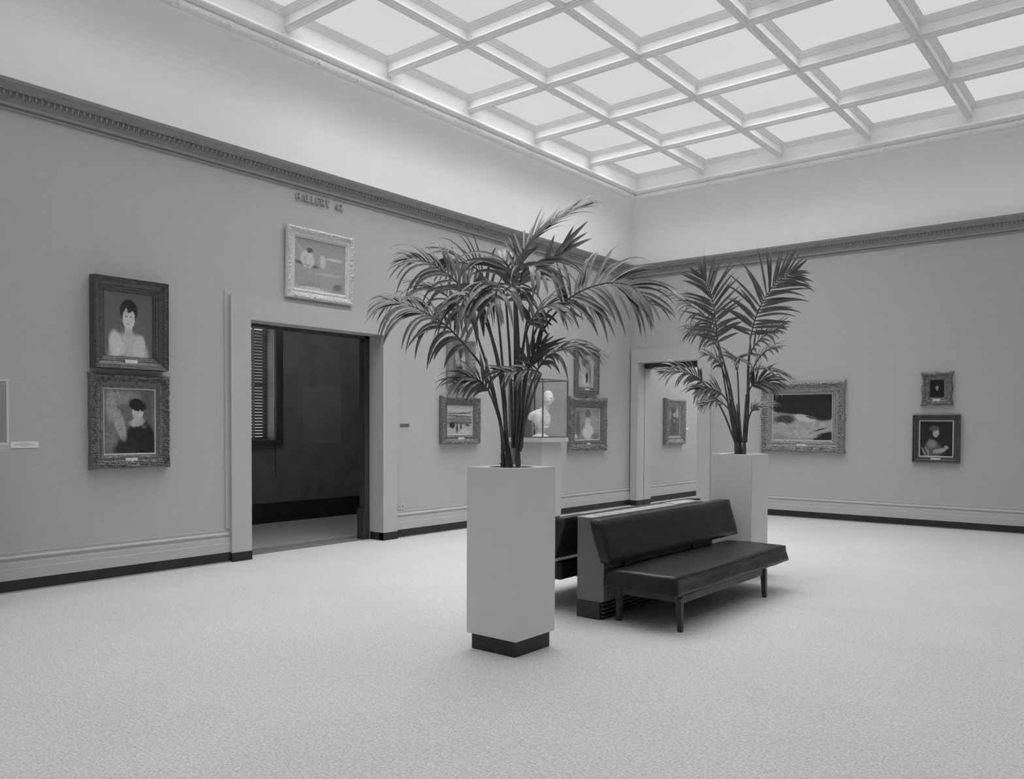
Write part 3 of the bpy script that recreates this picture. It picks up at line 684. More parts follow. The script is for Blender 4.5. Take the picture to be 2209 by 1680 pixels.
# small labels, plaque, outlet
def wall_card(fn, d, tl, br, wall, name, label, cat, mt, lines=0, t=.006):
    a0, a1, z0, z1 = box_of(fn, d, tl, br); x = XL if fn is onL else -8.02
    e = empty(name, (x, (a0+a1)/2, z0), math.pi/2); tag(e, label, cat)
    w, h = a1-a0, z1-z0
    MB().box(-w/2, w/2, -t, -.0005, 0, h).build('card', mt, e, bevel=.001)
    if lines:
        mb = MB(); r = random.Random(5)
        for k, hw in enumerate((.16, .30, .38, .14)):
            z = h*(.72-.15*k); x_ = -w*hw
            while x_ < w*hw:
                q = r.uniform(.004, .009); mb.box(x_, min(x_+q, w*hw), -t-.0005, -t, z, z+.0035); x_ += q+.0025
        mb.build('print', mat('grey_print', .25, .8), e)
    return e
wall_card(onL, .006, (22.5, 952.5), (83, 965.5), 'L', 'wall_label', 'white printed label on left wall beside the glass case at left edge', 'label', M['label_card'], 1)
wall_card(onL, .006, (864, 914), (883, 920.5), 'L', 'wall_plaque', 'small dark plaque on wall just right of the wide doorway', 'plaque', M['case_metal'])
wall_card(on2, .006, (1478, 922), (1485, 927), 'N', 'wall_label', 'tiny white label beside the picture in the far gallery', 'label', M['label_card'])
e = wall_card(onL, .006, (858.5, 1086.5), (871.8, 1098), 'L', 'power_outlet', 'double power outlet on left wall just above the base moulding', 'outlet', M['outlet'], 0, .008)
for s in (-1, 1):
    mb = MB()
    for dz in (.045, .03): mb.box(s*.027-.008, s*.027-.003, -.0095, -.008, dz, dz+.010).box(s*.027+.003, s*.027+.008, -.0095, -.008, dz, dz+.010)
    mb.build('socket', M['black'], e)

# ------------------------------------------------------------------ planters
def planter(cx, cy, label, w=.425, mt=M['planter_paint'], seam=False):
    e = empty('tall_planter', (cx, cy, 0)); tag(e, label, 'planter', 'tall square planter columns')
    h = w/2; b = h-.025
    base = MB(); base.box(-b, b, -b, b, 0, .115); base.build('plinth', M['black_skirting'], e, bevel=.003)
    # body: square tube closed on top with a round hole
    mb = MB(); z0, z1 = .108, 1.222; n = 48; r = .148
    mb.add([(-h,-h,z0),(h,-h,z0),(h,h,z0),(-h,h,z0),(-h,-h,z1),(h,-h,z1),(h,h,z1),(-h,h,z1)], [(0,1,5,4),(1,2,6,5),(2,3,7,6),(3,0,4,7),(0,3,2,1)])
    k0 = len(mb.v); vs = []
    for k in range(n):
        a = math.radians(45+360*k/n); c_, s_ = math.cos(a), math.sin(a); q = h/max(abs(c_), abs(s_))
        vs += [(c_*q, s_*q, z1), (c_*r, s_*r, z1), (c_*r, s_*r, z1-.12)]
    fs = []
    for k in range(n):
        a = 3*k; b2 = 3*((k+1) % n); fs += [(a, b2, b2+1, a+1), (a+1, b2+1, b2+2, a+2)]
    mb.add(vs, fs); mb.build('body', mt, e, bevel=.0015, seg=1)
    if seam: MB().box(h-.0005, h+.0008, -h+.004, -h+.006, z0, z1-.003).build('corner_seam', M['black'], e)
    s = MB().lathe([(.001, z1-.05), (.08, z1-.045), (.147, z1-.055), (.147, z1-.1), (.001, z1-.1)], 32); s.build('soil', M['soil'], e)
    return e
P1C = (-3.468, 4.302)
planter(P1C[0], P1C[1], 'tall pale square planter box with black plinth standing in front of the benches')
r = FW + RT*((1621.5-PX)/FPX) - UP*((981-PY)/FPX); t = (1.222-1.5)/r.z
P2N = (r.x*t, r.y*t)
P2C = (P2N[0]-.2125, P2N[1]+.2125)
planter(P2C[0], P2C[1], 'tall pale square planter box standing behind the far end of the benches', mt=M['planter_paint_pale'], seam=True)

# ------------------------------------------------------------------ palms
def bez(pts, n):
    """Catmull-Rom through pts"""
    P_ = [Vector(p) for p in pts]; P_ = [P_[0]*2-P_[1]] + P_ + [P_[-1]*2-P_[-2]]; out = []
    m_ = len(P_)-3
    for k in range(n+1):
        u = k/n*m_; i = min(int(u), m_-1); t_ = u-i
        a, b, c_, d = P_[i:i+4]
        out.append(.5*((2*b)+(-a+c_)*t_+(2*a-5*b+4*c_-d)*t_*t_+(-a+3*b-3*c_+d)*t_**3))
    return out
def leaflet(mb, p0, d, nrm, L_, w, droop, rnd, tips, sec=8):
    dry = rnd.choice((0, 0, 0, .2, .7)); st = rnd.uniform(.7, .9)
    d = d.normalized(); nrm = (nrm-d*nrm.dot(d)).normalized(); p = p0.copy(); vs = []
    ds = L_/sec; tw = rnd.uniform(-.25, .25)
    for i in range(sec+1):
        s = i/sec
        ww = w*(math.sin(min(1, s*2.6+.16)*math.pi/2))*(1-s**2.2)**.9 + .0006
        side = d.cross(nrm).normalized(); f = nrm*ww*.42
        vs += [p-side*ww+f, p, p+side*ww+f]; tips += [dry*max(0, min(1, (s-st)*6))]*3
        d = (d + Vector((0, 0, -1))*droop*ds*(.4+1.9*s) + side*tw*ds*.6).normalized()
        nrm = (nrm-d*nrm.dot(d)).normalized()
        p = p + d*ds
    fs = []
    for i in range(sec):
        a = i*3; fs += [(a, a+1, a+4, a+3), (a+1, a+2, a+5, a+4)]
    mb.add(vs, fs)
def frond(parent, org, pet, rach, nrm, L_, n, droop, w=.011, ang=(60, 22), seed=0, sides=(1, 1), r0=.009, lift=.12):
    rnd = random.Random(seed)
    O = Vector(org)
    a = bez(pet, 14); b = bez([pet[-1]]+rach, 26)
    path = a+b[1:]; m_ = len(path)
    rad = [r0*(1-.80*(i/(m_-1))**.8)+.0012 for i in range(m_)]
    stem = MB().tube([p-O for p in path], rad, 7); so = stem.build('frond_stalk', M['stem'], parent, smooth=True)
    mb = MB(); tips = []; nrm = Vector(nrm).normalized()
    for i in range(n):
        for sd in (-1, 1):
            if not sides[0 if sd < 0 else 1]: continue
            s = (i+.5+rnd.uniform(-.2, .2))/n; u = s*(len(b)-1); k = min(int(u), len(b)-2); p = b[k].lerp(b[k+1], u-k)
            tan = (b[min(k+2, len(b)-1)]-b[k]).normalized()
            nn = (nrm-tan*nrm.dot(tan)).normalized(); side = tan.cross(nn)*sd
            A = math.radians(ang[0]+(ang[1]-ang[0])*s + rnd.uniform(-11, 11))
            d = tan*math.cos(A)+side*math.sin(A)+nn*(lift+rnd.uniform(-.11, .11))
            ll = L_*(.62+.62*math.sin(math.pi*min(1, (s*.85+.12))))*rnd.uniform(.8, 1.12)*(1-.35*max(0, s-.7)/.3)
            leaflet(mb, p-O, d, nn, ll, w*rnd.uniform(.8, 1.2)*(1-.35*s), droop*rnd.uniform(.55, 1.5), rnd, tips)
    lo = mb.build('leaflets', M['leaf'], so, smooth=True)
    ta = lo.data.attributes.new('dry_tip', 'FLOAT', 'POINT'); ta.data.foreach_set('value', tips)
    return so
def P1(x, y, dd=0, z0=None):     # crop coordinates of the near palm -> metres, dd = metres behind the planter's centre
    return at(800+x/2.7097, 420+y/2.7097, D1+dd)
D1 = (Vector((P1C[0], P1C[1], 1.2))-CAM).dot(FW)
D2 = (Vector((P2C[0], P2C[1], 1.2))-CAM).dot(FW)
def P2(x, y, dd=0): return at(1320+x/2.8966, 540+y/2.8966, D2+dd)
UPV = Vector((0, 0, 1)); TOC = -FW; RV = RT.copy()
p1 = empty('kentia_palm', (P1C[0], P1C[1], 1.17)); tag(p1, 'large feather palm with arching drooping fronds growing in the near planter', 'palm')
p2 = empty('kentia_palm', (P2C[0], P2C[1], 1.17)); tag(p2, 'smaller feather palm with upright dark fronds growing in the far planter', 'palm')
def stems(parent, org, pts_list, r0=.020):
    O = Vector(org)
    for k, pts in enumerate(pts_list):
        q = bez(pts, 16); rad = [r0*(1-.75*i/16)*(1+.10*math.sin(i*1.9+k)) for i in range(17)]
        MB().tube([p-O for p in q], rad, 10).build('trunk', M['stem'], parent, smooth=True)
O1 = (P1C[0], P1C[1], 1.17); O2 = (P2C[0], P2C[1], 1.17)
stems(p1, O1, [[P1(800, 1640), P1(797, 1500), P1(785, 1360), P1(770, 1180)], [P1(825, 1640, .05), P1(808, 1520, .05), P1(790, 1400, .05), P1(790, 1200, .06)],
               [P1(862, 1640, -.02), P1(860, 1500, -.02), P1(862, 1360, -.02), P1(870, 1180, -.02)], [P1(780, 1630, .02), P1(772, 1540, .02), P1(768, 1440, .02), P1(750, 1300, .02)]])
MB().tube([p-Vector(O1) for p in bez([P1(790, 1620), P1(768, 1590), P1(752, 1562)], 6)], [.012, .011, .009, .007, .005, .003, .001], 7).build('sheath', M['stem'], p1, smooth=True)
# (petiole points, rachis points, blade normal, leaflet length, pairs, droop, width, angles, sides)
def fp(*a): return [P1(*q) for q in a]
L1 = [
 # left, lower, long and drooping
 (fp((790, 1500), (735, 1230, -.02), (650, 1010, -.05), (560, 890, -.08)), fp((440, 765, -.10), (320, 690, -.12), (210, 640, -.12), (100, 618, -.12)), UPV*.8+TOC*.5, .36, 24, 4.2, .0125, (62, 25), (1, 1)),
 # second left, a little behind
 (fp((780, 1480, .05), (715, 1130, .08), (640, 880, .10), (590, 740, .10)), fp((500, 640, .12), (400, 560, .14), (310, 520, .15)), UPV*.7+TOC*.2, .30, 16, 4.5, .011, (65, 25), (1, 1)),
 # upper left arch
 (fp((795, 1480), (760, 1100, .05), (700, 820, .08), (640, 690, .1)), fp((570, 590, .1), (490, 500, .1), (400, 430, .1), (310, 385, .1), (225, 372, .1)), UPV*.7+TOC*.6, .33, 22, 4.0, .012, (60, 22), (1, 1)),
 # pale back left
 (fp((800, 1480, .1), (770, 1000, .2), (740, 700, .3), (700, 560, .35)), fp((640, 455, .4), (570, 405, .45), (500, 395, .5), (430, 420, .5)), UPV*.9-TOC*.5, .30, 18, 4.0, .013, (65, 25), (1, 1)),
 # top, sweeping right and back
 (fp((850, 1480, 0), (855, 1000, .0), (850, 640, .02), (850, 450, .05)), fp((890, 340, .1), (960, 250, .15), (1050, 170, .2), (1150, 105, .25), (1265, 60, .28)), UPV*.5-RV*.5+TOC*.5, .30, 26, 1.5, .011, (34, 14), (1, 1)),
 # stiff upright blades right of top
 (fp((860, 1480, .05), (880, 1000, .08), (930, 650, .1), (990, 470, .1)), fp((1040, 400, .12), (1090, 350, .14), (1130, 310, .16)), TOC*.8+UPV*.3, .30, 4, .3, .018, (20, 8), (1, 1)),
 # big right, upper
 (fp((870, 1480, 0), (905, 1100, -.02), (985, 830, -.04), (1110, 650, -.06)), fp((1190, 585, -.08), (1300, 535, -.1), (1420, 515, -.12), (1540, 545, -.14), (1650, 650, -.15)), UPV*.6+TOC*.7, .38, 25, 2.8, .0135, (72, 28), (1, 1)),
 # right, behind, thinner
 (fp((870, 1480, .08), (900, 1050, .12), (960, 800, .18), (1040, 680, .22)), fp((1120, 630, .26), (1210, 620, .28), (1290, 660, .3)), UPV, .26, 18, 4.5, .009, (62, 25), (1, 1)),
 # right lower
 (fp((880, 1480, -.02), (905, 1250, -.04), (935, 1120, -.06), (975, 1020, -.08)), fp((1030, 950, -.1), (1110, 905, -.12), (1210, 885, -.14), (1330, 925, -.15)), UPV*.9+TOC*.3, .27, 18, 4.0, .012, (60, 25), (1, 1)),
 # right-lower long stalk, small leaf turned left
 (fp((872, 1500, -.05), (900, 1330, -.08), (945, 1180, -.1), (995, 1045, -.12)), fp((930, 1022, -.16), (860, 1030, -.18), (790, 1035, -.2), (740, 1030, -.2)), UPV*.8+TOC*.6, .17, 10, 5, .013, (60, 25), (1, 1)),
 # low left, small
 (fp((785, 1500, -.04), (760, 1350, -.06), (720, 1220, -.08), (690, 1150, -.1)), fp((640, 1090, -.12), (570, 1068, -.14), (490, 1100, -.16)), UPV*.8+TOC*.6, .22, 12, 4.5, .013, (58, 25), (1, 1)),
 # centre, arching towards the viewer
 (fp((830, 1480, 0), (815, 1000, -.05), (800, 760, -.1), (790, 640, -.18)), fp((775, 560, -.28), (760, 530, -.38), (740, 560, -.5), (720, 640, -.58)), UPV+TOC*.4, .36, 12, 4.6, .018, (60, 25), (1, 1)),
 (fp((850, 1480, -.02), (865, 1000, -.08), (860, 780, -.14), (850, 640, -.2)), fp((870, 520, -.26), (900, 440, -.34), (950, 420, -.42), (1010, 470, -.48)), UPV+TOC*.5, .36, 11, 3.8, .018, (60, 25), (1, 1)),
 # centre left, hanging
 (fp((800, 1480, -.02), (760, 1050, -.06), (700, 800, -.12), (660, 660, -.16)), fp((630, 590, -.2), (590, 570, -.26), (550, 610, -.32), (520, 690, -.36)), UPV+TOC*.3, .36, 12, 5.2, .017, (66, 30), (1, 1)),
 # centre right, darker inner fan
 (fp((855, 1480, .04), (870, 1080, .04), (890, 880, .0), (920, 770, -.04)), fp((960, 700, -.06), (1010, 660, -.1), (1070, 650, -.12), (1130, 690, -.14)), UPV*.8+TOC*.6, .26, 14, 4.0, .013, (60, 25), (1, 1)),
 # upright centre, seen edge-on with broad blades
 (fp((845, 1480, .06), (842, 1000, .1), (840, 700, .12), (838, 560, .12)), fp((820, 470, .14), (800, 410, .16), (760, 370, .2), (700, 360, .25)), UPV*.6+TOC*.3, .34, 11, 3.4, .017, (60, 25), (1, 1)),
 # small inner leaf low right
 (fp((860, 1480, -.04), (880, 1250, -.04), (900, 1110, -.05), (915, 1030, -.06)), fp((940, 960, -.06), (970, 910, -.06), (1000, 880, -.06)), TOC*.7-RV*.3+UPV*.3, .20, 8, .8, .014, (42, 18), (1, 1)),
]
for k, (pe, ra, nr, LL, n, dr, w, an, sd) in enumerate(L1):
    frond(p1, O1, pe, ra, nr, LL*.98, int(n*.95), dr*.9, w*1.3, an, seed=40+k, sides=sd)
def gp(*a): return [P2(*q) for q in a]
stems(p2, O2, [[P2(780, 1320), P2(775, 1200), P2(762, 1080), P2(745, 930)], [P2(826, 1320, -.02), P2(826, 1200, -.02), P2(830, 1080, -.02), P2(838, 900, -.02)], [P2(800, 1320, .04), P2(800, 1210, .04), P2(792, 1100, .04), P2(780, 960, .04)]], .024)
L2 = [
 (gp((826, 1200), (845, 950), (850, 720), (868, 540)), gp((895, 430, -.02), (940, 325, -.03), (1000, 230, -.03), (1075, 165, -.03), (1150, 130, -.03)), TOC, .39, 24, .9, .0150, (74, 20), (1, 1)),
 (gp((770, 1200), (725, 950, .02), (690, 740, .02), (662, 580, .02)), gp((650, 470, .03), (640, 370, .04), (620, 280, .05), (590, 200, .06), (560, 155, .06)), TOC*.9+RV*.1, .35, 22, .9, .0150, (70, 18), (1, 1)),
 (gp((775, 1200, .08), (735, 920, .1), (700, 700, .12), (650, 530, .14)), gp((575, 405, .15), (490, 340, .16), (400, 290, .17), (300, 245, .18)), UPV*.8+TOC*.4, .30, 22, 3.4, .011, (62, 25), (1, 1)),
 (gp((770, 1200, -.04), (700, 1020, -.06), (630, 900, -.08), (570, 825, -.1)), gp((520, 785, -.11), (450, 762, -.12), (380, 755, -.13), (310, 770, -.14)), UPV*.7+TOC*.7, .24, 18, 3.0, .0125, (55, 22), (1, 1)),
 (gp((840, 1200, .06), (855, 950, .08), (855, 760, .1), (862, 650, .1)), gp((895, 590, .12), (950, 535, .14), (1010, 500, .15), (1065, 480, .16)), UPV*.6-RV*.3-TOC*.5, .24, 14, 2.4, .0135, (60, 22), (1, 1)),
 (gp((835, 1200, -.04), (850, 950, -.06), (852, 830, -.08), (858, 775, -.1)), gp((900, 745, -.12), (970, 742, -.14), (1040, 760, -.15), (1095, 785, -.15)), UPV, .24, 14, 2.8, .011, (60, 22), (1, 1)),
 (gp((830, 1200, .02), (840, 1000, 0), (850, 900, -.04), (870, 850, -.06)), gp((910, 820, -.08), (960, 815, -.1), (1020, 840, -.12)), UPV*.6+TOC*.8, .25, 14, 3.0, .0125, (62, 25), (1, 1)),
 (gp((775, 1200, .02), (755, 1050, 0), (730, 960, -.04), (690, 900, -.06)), gp((640, 870, -.08), (580, 862, -.1), (530, 875, -.12)), UPV*.7+TOC*.6, .26, 14, 3.4, .0125, (60, 25), (1, 1)),
 (gp((835, 1200, .04), (845, 1110, .03), (855, 1050, .02), (870, 1010, .0)), gp((900, 980, -.02), (950, 965, -.04), (1010, 960, -.05)), UPV*.8+TOC*.3, .17, 11, 3.2, .011, (60, 25), (1, 1)),
 (gp((790, 1200, .08), (750, 900, .12), (700, 700, .16), (650, 590, .2)), gp((600, 530, .24), (550, 500, .28), (490, 500, .3)), UPV-TOC*.5, .26, 13, 4.4, .012, (62, 25), (1, 1)),
 (gp((800, 1200, 0), (770, 1000, -.04), (720, 830, -.08), (690, 740, -.1)), gp((660, 690, -.12), (620, 660, -.14), (580, 650, -.15)), UPV*.8+TOC*.5, .22, 10, 3.2, .0125, (60, 25), (1, 1)),
 (gp((810, 1200, .0), (795, 1000, -.02), (790, 860, -.06), (785, 760, -.1)), gp((770, 700, -.14), (780, 670, -.2), (800, 690, -.26)), UPV+TOC*.5, .26, 9, 3.4, .014, (60, 30), (1, 1)),
 (gp((820, 1200, .05), (835, 980, .05), (860, 820, .05), (890, 720, .05)), gp((930, 660, .06), (980, 620, .07), (1030, 610, .08)), UPV*.7-TOC*.2, .22, 11, 3.2, .011, (60, 25), (1, 1)),
 (gp((780, 1200, -.02), (765, 1080, -.05), (735, 1000, -.1), (700, 960, -.12)), gp((660, 940, -.14), (610, 945, -.16), (560, 970, -.17)), UPV*.8+TOC*.4, .18, 10, 3.6, .011, (60, 25), (1, 1)),
]
for k, (pe, ra, nr, LL, n, dr, w, an, sd) in enumerate(L2):
    frond(p2, O2, pe, ra, nr, LL*.9, int(n*1.05), dr, w*1.22, an, seed=80+k, sides=sd)

# ------------------------------------------------------------------ benches and console
def cushion(x0, x1, y0, y1, z0, z1, name, parent, top_dx=0, flare=0, amp=.004, seed=0, r=.02, crown=.0, nx=10, ny=44, nz=6):
    """soft box; top_dx shears the top in x; flare spreads the lower edge"""
    bm = bmesh.new(); bmesh.ops.create_cube(bm, size=1)
    for ax, cnt in (('x', nx), ('y', ny), ('z', nz)):
        for k in range(1, cnt):
            co = [0, 0, 0]; no = [0, 0, 0]; i = 'xyz'.index(ax); co[i] = -.5+k/cnt; no[i] = 1
            bmesh.ops.bisect_plane(bm, geom=bm.verts[:]+bm.edges[:]+bm.faces[:], plane_co=co, plane_no=no)
    hx, hy, hz = (x1-x0)/2, (y1-y0)/2, (z1-z0)/2
    for v in bm.verts:
        p = Vector((v.co.x*2*hx, v.co.y*2*hy, v.co.z*2*hz))
        q = Vector((max(-hx+r, min(hx-r, p.x)), max(-hy+r, min(hy-r, p.y)), max(-hz+r, min(hz-r, p.z))))
        d = p-q
        if d.length > 1e-6: p = q+d.normalized()*r if d.length > r else p
        u, w_ = p.x/hx, p.y/hy
        tz = (p.z/hz+1)/2
        if v.co.z > .49: p.z += crown*(1-u*u)*(1-w_**4)
        f = flare*max(0, 1-tz)**1.5
        p.x *= 1+f/hx; p.y *= 1+f/hy
        nn = noise.noise(Vector((p.x*3+seed, p.y*2.2, p.z*6+seed)))*amp + noise.noise(Vector((p.x*14, p.y*9+seed, p.z*20)))*amp*.45
        n_ = Vector((u**5, w_**9, (p.z/hz)**3)); p += n_*nn if n_.length > .01 else Vector()
        p.x += top_dx*tz
        v.co = p + Vector(((x0+x1)/2, (y0+y1)/2, (z0+z1)/2))
    me = bpy.data.meshes.new(name); bm.to_mesh(me); bm.free()
    for p in me.polygons: p.use_smooth = True
    me.materials.append(M['leather']); o = bpy.data.objects.new(name, me); COL.objects.link(o); o.parent = parent; return o

def leg(mb, x, y, w=.048, h=.25, dx=0, dy=0):
    a = w/2; b = a*.72
    mb.hexa([(x+dx-b, y+dy-b, 0), (x+dx+b, y+dy-b, 0), (x+dx+b, y+dy+b, 0), (x+dx-b, y+dy+b, 0)], [(x-a, y-a, h), (x+a, y-a, h), (x+a, y+a, h), (x-a, y+a, h)])
    return mb
def bench(cx, cy, rz, label, ylo=(-1.08, 1.09)):
    e = empty('gallery_bench', (cx, cy, 0), rz); tag(e, label, 'bench', 'black leather benches back to back')
    # local: seat front towards +x
    cushion(-.29, .29, ylo[0], ylo[1], .268, .412, 'seat_cushion', e, flare=.022, amp=.007, seed=cx, crown=.004, r=.012)
    MB().tube([(.283, ylo[0]+.02, .403), (.286, 0, .405), (.283, ylo[1]-.03, .403)], .004, 6).build('piping', M['leather'], e, smooth=True)
    cushion(-.335, -.235, ylo[0]-.03, ylo[1]+.14, .452, .782, 'back_cushion', e, top_dx=-.10, amp=.006, seed=cx+3, r=.014)
    y0, y1 = ylo[0]+.12, ylo[1]-.47
    m_ = MB(); m_.box(.245, .27, y0, y1+.02, .20, .268).box(-.27, -.245, y0, y1, .20, .268).box(-.25, .25, y0, y0+.025, .21, .268).box(-.25, .25, y1, y1+.025, .21, .268).box(-.02, .02, y0, y1, .23, .262)
    m_.build('seat_rail', M['dark_wood'], e, bevel=.002)
    MB().box(-.27, .27, ylo[0]+.03, ylo[1]-.03, .255, .27).build('seat_board', M['dark_wood'], e)
    for x, y in ((.26, y0), (.26, y1), (-.255, y0+.02), (-.255, y1)):
        leg(MB(), x, y, dx=(.012 if x > 0 else -.008)).build('leg', M['dark_wood'], e, bevel=.003)
    for y in (y0+.2, y1-.2):
        MB().hexa([(-.29, y-.02, .23), (-.262, y-.02, .23), (-.262, y+.02, .23), (-.29, y+.02, .23)], [(-.385, y-.02, .70), (-.365, y-.02, .70), (-.365, y+.02, .70), (-.385, y+.02, .70)]).build('back_support', M['dark_wood'], e)
    return e
bench(-3.045, 6.37, 0, 'black leather bench facing right, its seat in full view')
bench(-4.105, 6.36, math.pi, 'black leather bench behind the metal console, mostly hidden by near planter', ylo=(-1.2, 1.0))

cb = empty('heating_console', (-3.53, 6.3, 0)); tag(cb, 'long grey metal heating cabinet with pale top between the two benches', 'radiator')
y0, y1 = -.97, .93
m = MB()
r = .03; W = .135
pr = [(-W, .14), (W-r*.5, .14)] + [(W-r+r*math.sin(math.radians(a)), .14+r-r*math.cos(math.radians(a))) for a in (25, 50, 75, 90)] + [(W, .5), (W-.05, .776), (-W+.03, .776)]
pr = [(-.10, .14), (.13, .14), (.137, .145), (.145, .16), (.147, .18), (.147, .43), (.04, .785), (-.10, .785)]
m.sweep([[(x, y0, z) for x, z in pr], [(x, y1, z) for x, z in pr]]); m.build('cabinet', M['console_metal'], cb, bevel=.003)
m = MB().box(-.102, .04, y0-.002, y1+.002, .783, .789); m.build('top_panel', M['console_top'], cb)
m = MB()
for j in range(9):
    yy_ = y0+.18+j*.135
    for k in range(14): m.box(-.085+k*.0085, -.081+k*.0085, yy_-.004, yy_+.004, .7885, .7896)
    for k in range(14): m.box(-.085+k*.0085, -.081+k*.0085, yy_+.018, yy_+.026, .7885, .7896)
m.build('grille_slots', M['black'], cb)
MB().box(-.104, .038, .42, .85, .789, .796).build('access_lid', M['console_top'], cb, bevel=.002)
MB().box(-.105, .105, y0+.005, y1-.005, 0, .142).build('base', M['console_base'], cb)
m = MB()
for k in range(4): m.box(.104, .135, y0+.02, y1-.02, .02+k*.03, .034+k*.03)
m.build('louvres', M['console_base'], cb)
MB().box(.147, .1482, y0+.055, y0+.058, .15, .44).build('panel_seam', M['black'], cb)
for x, z in ((-.08, .745), (-.08, .71), (-.08, .225), (-.08, .195)): 
    MB().ball((x, y0-.001, z), (.006, .004, .006), 8, 4).build('screw', M['case_metal'], cb, smooth=True)
MB().tube([(.0+.025*math.cos(a*math.pi/12), y0-.001, .725+.025*math.sin(a*math.pi/12)) for a in range(25)], .0012, 5).build('knockout_disc', M['case_metal'], cb)

# ------------------------------------------------------------------ glass cases on pedestals
def pedestal(x1, y0, y1, label, ztop=1.315):
    cx, cy = x1-.33, (y0+y1)/2; w = (y1-y0)/2
    e = empty('display_pedestal', (cx, cy, 0)); tag(e, label, 'pedestal', 'pedestals under glass cases')
    MB().box(-w, w, -w, w, ztop-.065, ztop).build('slab', M['painted_trim'], e, bevel=.003)
    MB().box(-w+.09, w-.09, -w+.09, w-.06, .1, ztop-.065).build('column', M['painted_trim'], e, bevel=.002)
    MB().box(-w+.1, w-.1, -w+.1, w-.07, 0, .1).build('plinth', M['black_skirting'], e)
    return e
def case(x1, y0, y1, z0, z1, label, mt):
    cx, cy = x1-.33, (y0+y1)/2; w = (y1-y0)/2-.012; h = z1-z0
    e = empty('glass_case', (cx, cy, z0)); tag(e, label, 'display case', 'glass display cases')
    b = .009
    for sx in (-1, 1):
        for sy in (-1, 1): MB().box(sx*w-b-.0004, sx*w+b+.0004, sy*w-b-.0004, sy*w+b+.0004, 0, h+.003).build('corner_post', mt, e)
    for z in (.008, h-.006):
        m = MB()
        for s in (-1, 1): m.box(-w, w, s*w-b, s*w+b, z-.008, z+.008).box(s*w-b, s*w+b, -w, w, z-.008, z+.008)
        m.build('edge_rail', mt, e)
    for s in (-1, 1):
        MB().box(-w, w, s*w-.002, s*w+.002, .01, h-.01).build('glass_panel', M['glass'], e)
        MB().box(s*w-.002, s*w+.002, -w, w, .01, h-.01).build('glass_panel', M['glass'], e)
    MB().box(-w, w, -w, w, h-.008, h-.004).build('glass_top', M['glass'], e)
    return e
pedestal(-7.30, 9.79, 10.456, 'pale square pedestal against left wall under the bust case, partly behind near planter')
case(-7.30, 9.79, 10.456, 1.315, 2.195, 'dark framed glass case around the white bust, on its pedestal', M['case_metal'])
pedestal(-7.30, 1.95, 2.615, 'pedestal slab just entering at the left edge beside the printed label', 1.327)
M['clear_edge'] = mat('clear_edge', .6, .3, spec=.6)
case(-7.30, 1.95, 2.615, 1.327, 1.85, 'empty glass case cut off by the left edge, with pale edges', M['clear_edge'])

# plaster bust (generic sitter)
bu = empty('plaster_bust', (-7.60, 10.135, 1.317), 0); tag(bu, 'white plaster bust of a bald man with head turned, inside the glass case', 'sculpture')
def blob(balls, name, mt, parent, vox, sm=4):
    mb = MB()
    for c_, r_ in balls: mb.ball(c_, r_, 20, 12)
    o = mb.build(name, mt, parent, smooth=True)
    rm = o.modifiers.new('remesh', 'REMESH'); rm.mode = 'VOXEL'; rm.voxel_size = vox; rm.use_smooth_shade = True
    s = o.modifiers.new('smooth', 'SMOOTH'); s.iterations = sm; s.factor = .5
    return o
# local frame: u = image right, f = towards the viewer
vd = Vector((7.6, -10.1, 0)).normalized(); ur = Vector((vd.y*-1, vd.x, 0)); ur = Vector((-vd.y, vd.x, 0))
if ur.dot(RT) < 0: ur = -ur
def B(u, f, z, rx, rf, rz): 
    p = ur*u+vd*f; return ((p.x, p.y, z), (max(rx, rf)*.0+ (rx+rf)/2, (rx+rf)/2, rz))
balls = []
def chain(*k):
    for a, b in zip(k[:-1], k[1:]):
        for i in range(6):
            t = i/6; balls.append(B(*[a[q]+(b[q]-a[q])*t for q in range(6)]))
    balls.append(B(*k[-1]))
chain((.115, .0, .635, .073, .085, .085), (.115, .02, .60, .070, .08, .09), (.118, .055, .555, .056, .06, .062), (.120, .075, .532, .036, .04, .034))
chain((.108, .0, .56, .05, .05, .06), (.085, -.01, .47, .052, .052, .06), (.045, -.01, .41, .07, .06, .06))
chain((.05, .0, .40, .07, .06, .05), (-.04, .0, .375, .075, .07, .055), (-.12, .0, .335, .062, .065, .055), (-.15, .0, .30, .045, .055, .045))
chain((.05, .01, .38, .07, .06, .06), (.095, .02, .31, .06, .065, .07), (.09, .03, .22, .055, .06, .06), (.04, .02, .16, .05, .055, .04))
chain((-.04, .02, .34, .09, .08, .06), (-.03, .03, .25, .085, .08, .07), (-.01, .01, .17, .075, .07, .05), (.0, 0, .13, .06, .06, .03))
balls += [B(.128, .118, .565, .013, .018, .026), B(.128, .125, .552, .017, .014, .010), B(.128, .112, .527, .024, .014, .007), B(.128, .108, .517, .018, .014, .008), B(.040, .01, .585, .011, .02, .032), B(.192, .01, .585, .011, .02, .032), B(.098, .085, .607, .026, .02, .008), B(.156, .085, .607, .026, .02, .008)]
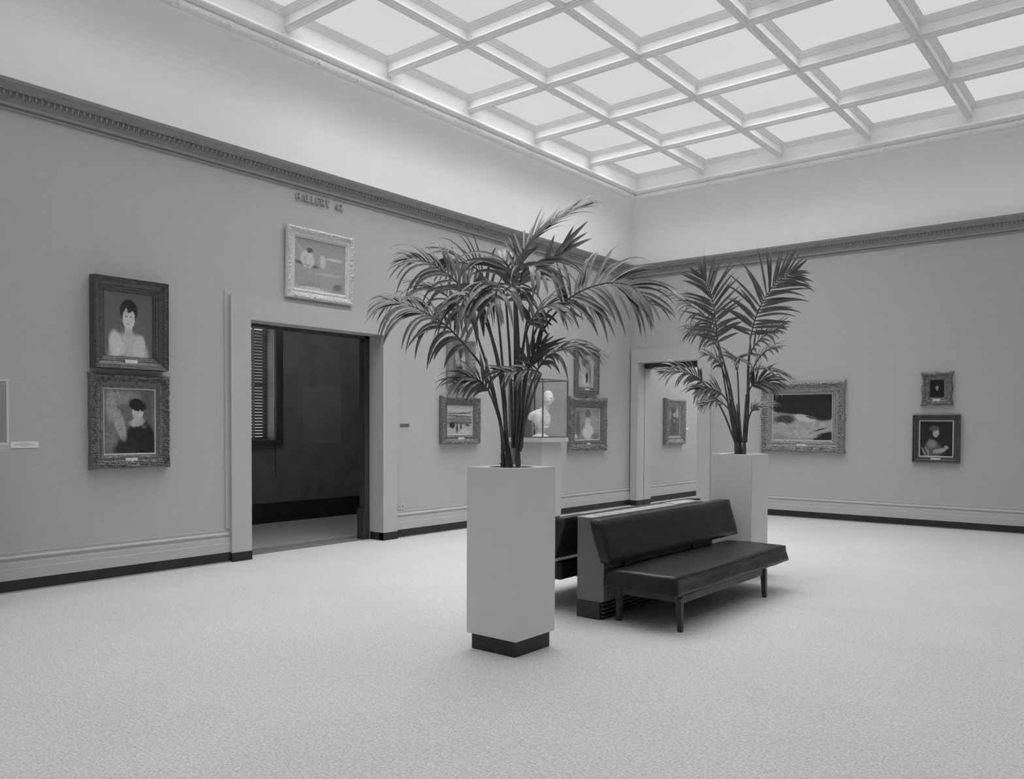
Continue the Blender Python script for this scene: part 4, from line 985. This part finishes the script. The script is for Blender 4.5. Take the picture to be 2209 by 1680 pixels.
o = blob(balls, 'head_and_shoulders', M['plaster'], bu, .006, 2)
rnd = random.Random(3); folds = []
for k in range(26):
    u = rnd.uniform(-.09, .12); z = rnd.uniform(.20, .37) - max(0, -u)*.3; du = rnd.uniform(-.05, .05); dz = -rnd.uniform(.03, .08); f0 = .058+rnd.uniform(-.012, .012)
    for i in range(7):
        t = i/6; q = rnd.uniform(.006, .010); folds.append(B(u+du*t, f0-.01*abs(t-.5), z+dz*t+.006*math.sin(t*5), q, q, q*1.1))
folds += [B(.10, .055, .16, .03, .03, .03), B(.05, .06, .15, .035, .03, .03), B(.0, .06, .17, .04, .03, .03), B(.03, .045, .27, .085, .06, .09)]
blob(folds, 'drapery', M['plaster'], bu, .005, 1)
MB().lathe([(.001, 0), (.125, 0), (.125, .02), (.105, .032), (.075, .05), (.062, .08), (.075, .11), (.09, .12), (.001, .12)], 28).build('socle', M['plaster'], bu, smooth=False)
for s, u0 in ((-1, .100), (1, .156)):
    p = ur*u0+vd*.090
    mb = MB().ball((p.x, p.y, .592), (.012, .012, .006), 10, 6); mb.build('eye', M['plaster'], bu, smooth=True)

# ------------------------------------------------------------------ daylight through the laylight (wide overhead shafts), and added fill lights
def area(name, loc, sx, sy, power, spread, rx=0):
    l = bpy.data.lights.new(name, 'AREA'); l.shape = 'RECTANGLE'; l.size = sx; l.size_y = sy; l.energy = power; l.spread = math.radians(spread)
    o = bpy.data.objects.new(name, l); COL.objects.link(o); o.location = loc; o.rotation_euler = (rx, 0, 0); return o

area('laylight_daylight', ((FL+XE)/2, (FB+YE)/2, 6.034), XE-FL-.1, FB-YE-.1, LAY_ALL, 108)
area('far_corner_fill', (-5.55, 8.9, 6.036), 4.1, 6.6, FAR_FILL*.5, 114)  # added fill: brightens the far corner, imitating lens falloff elsewhere
area('middle_fill', (-5.5, 7.6, 6.038), 4.2, 10.2, FAR_FILL*.5, 114)  # longer added fill, softens the edge of the one above
area('dim_gallery_fill', (-9.6, 7, 3.55), 1.2, 5, 22, 170)  # added unseen fill that lifts the dark side gallery
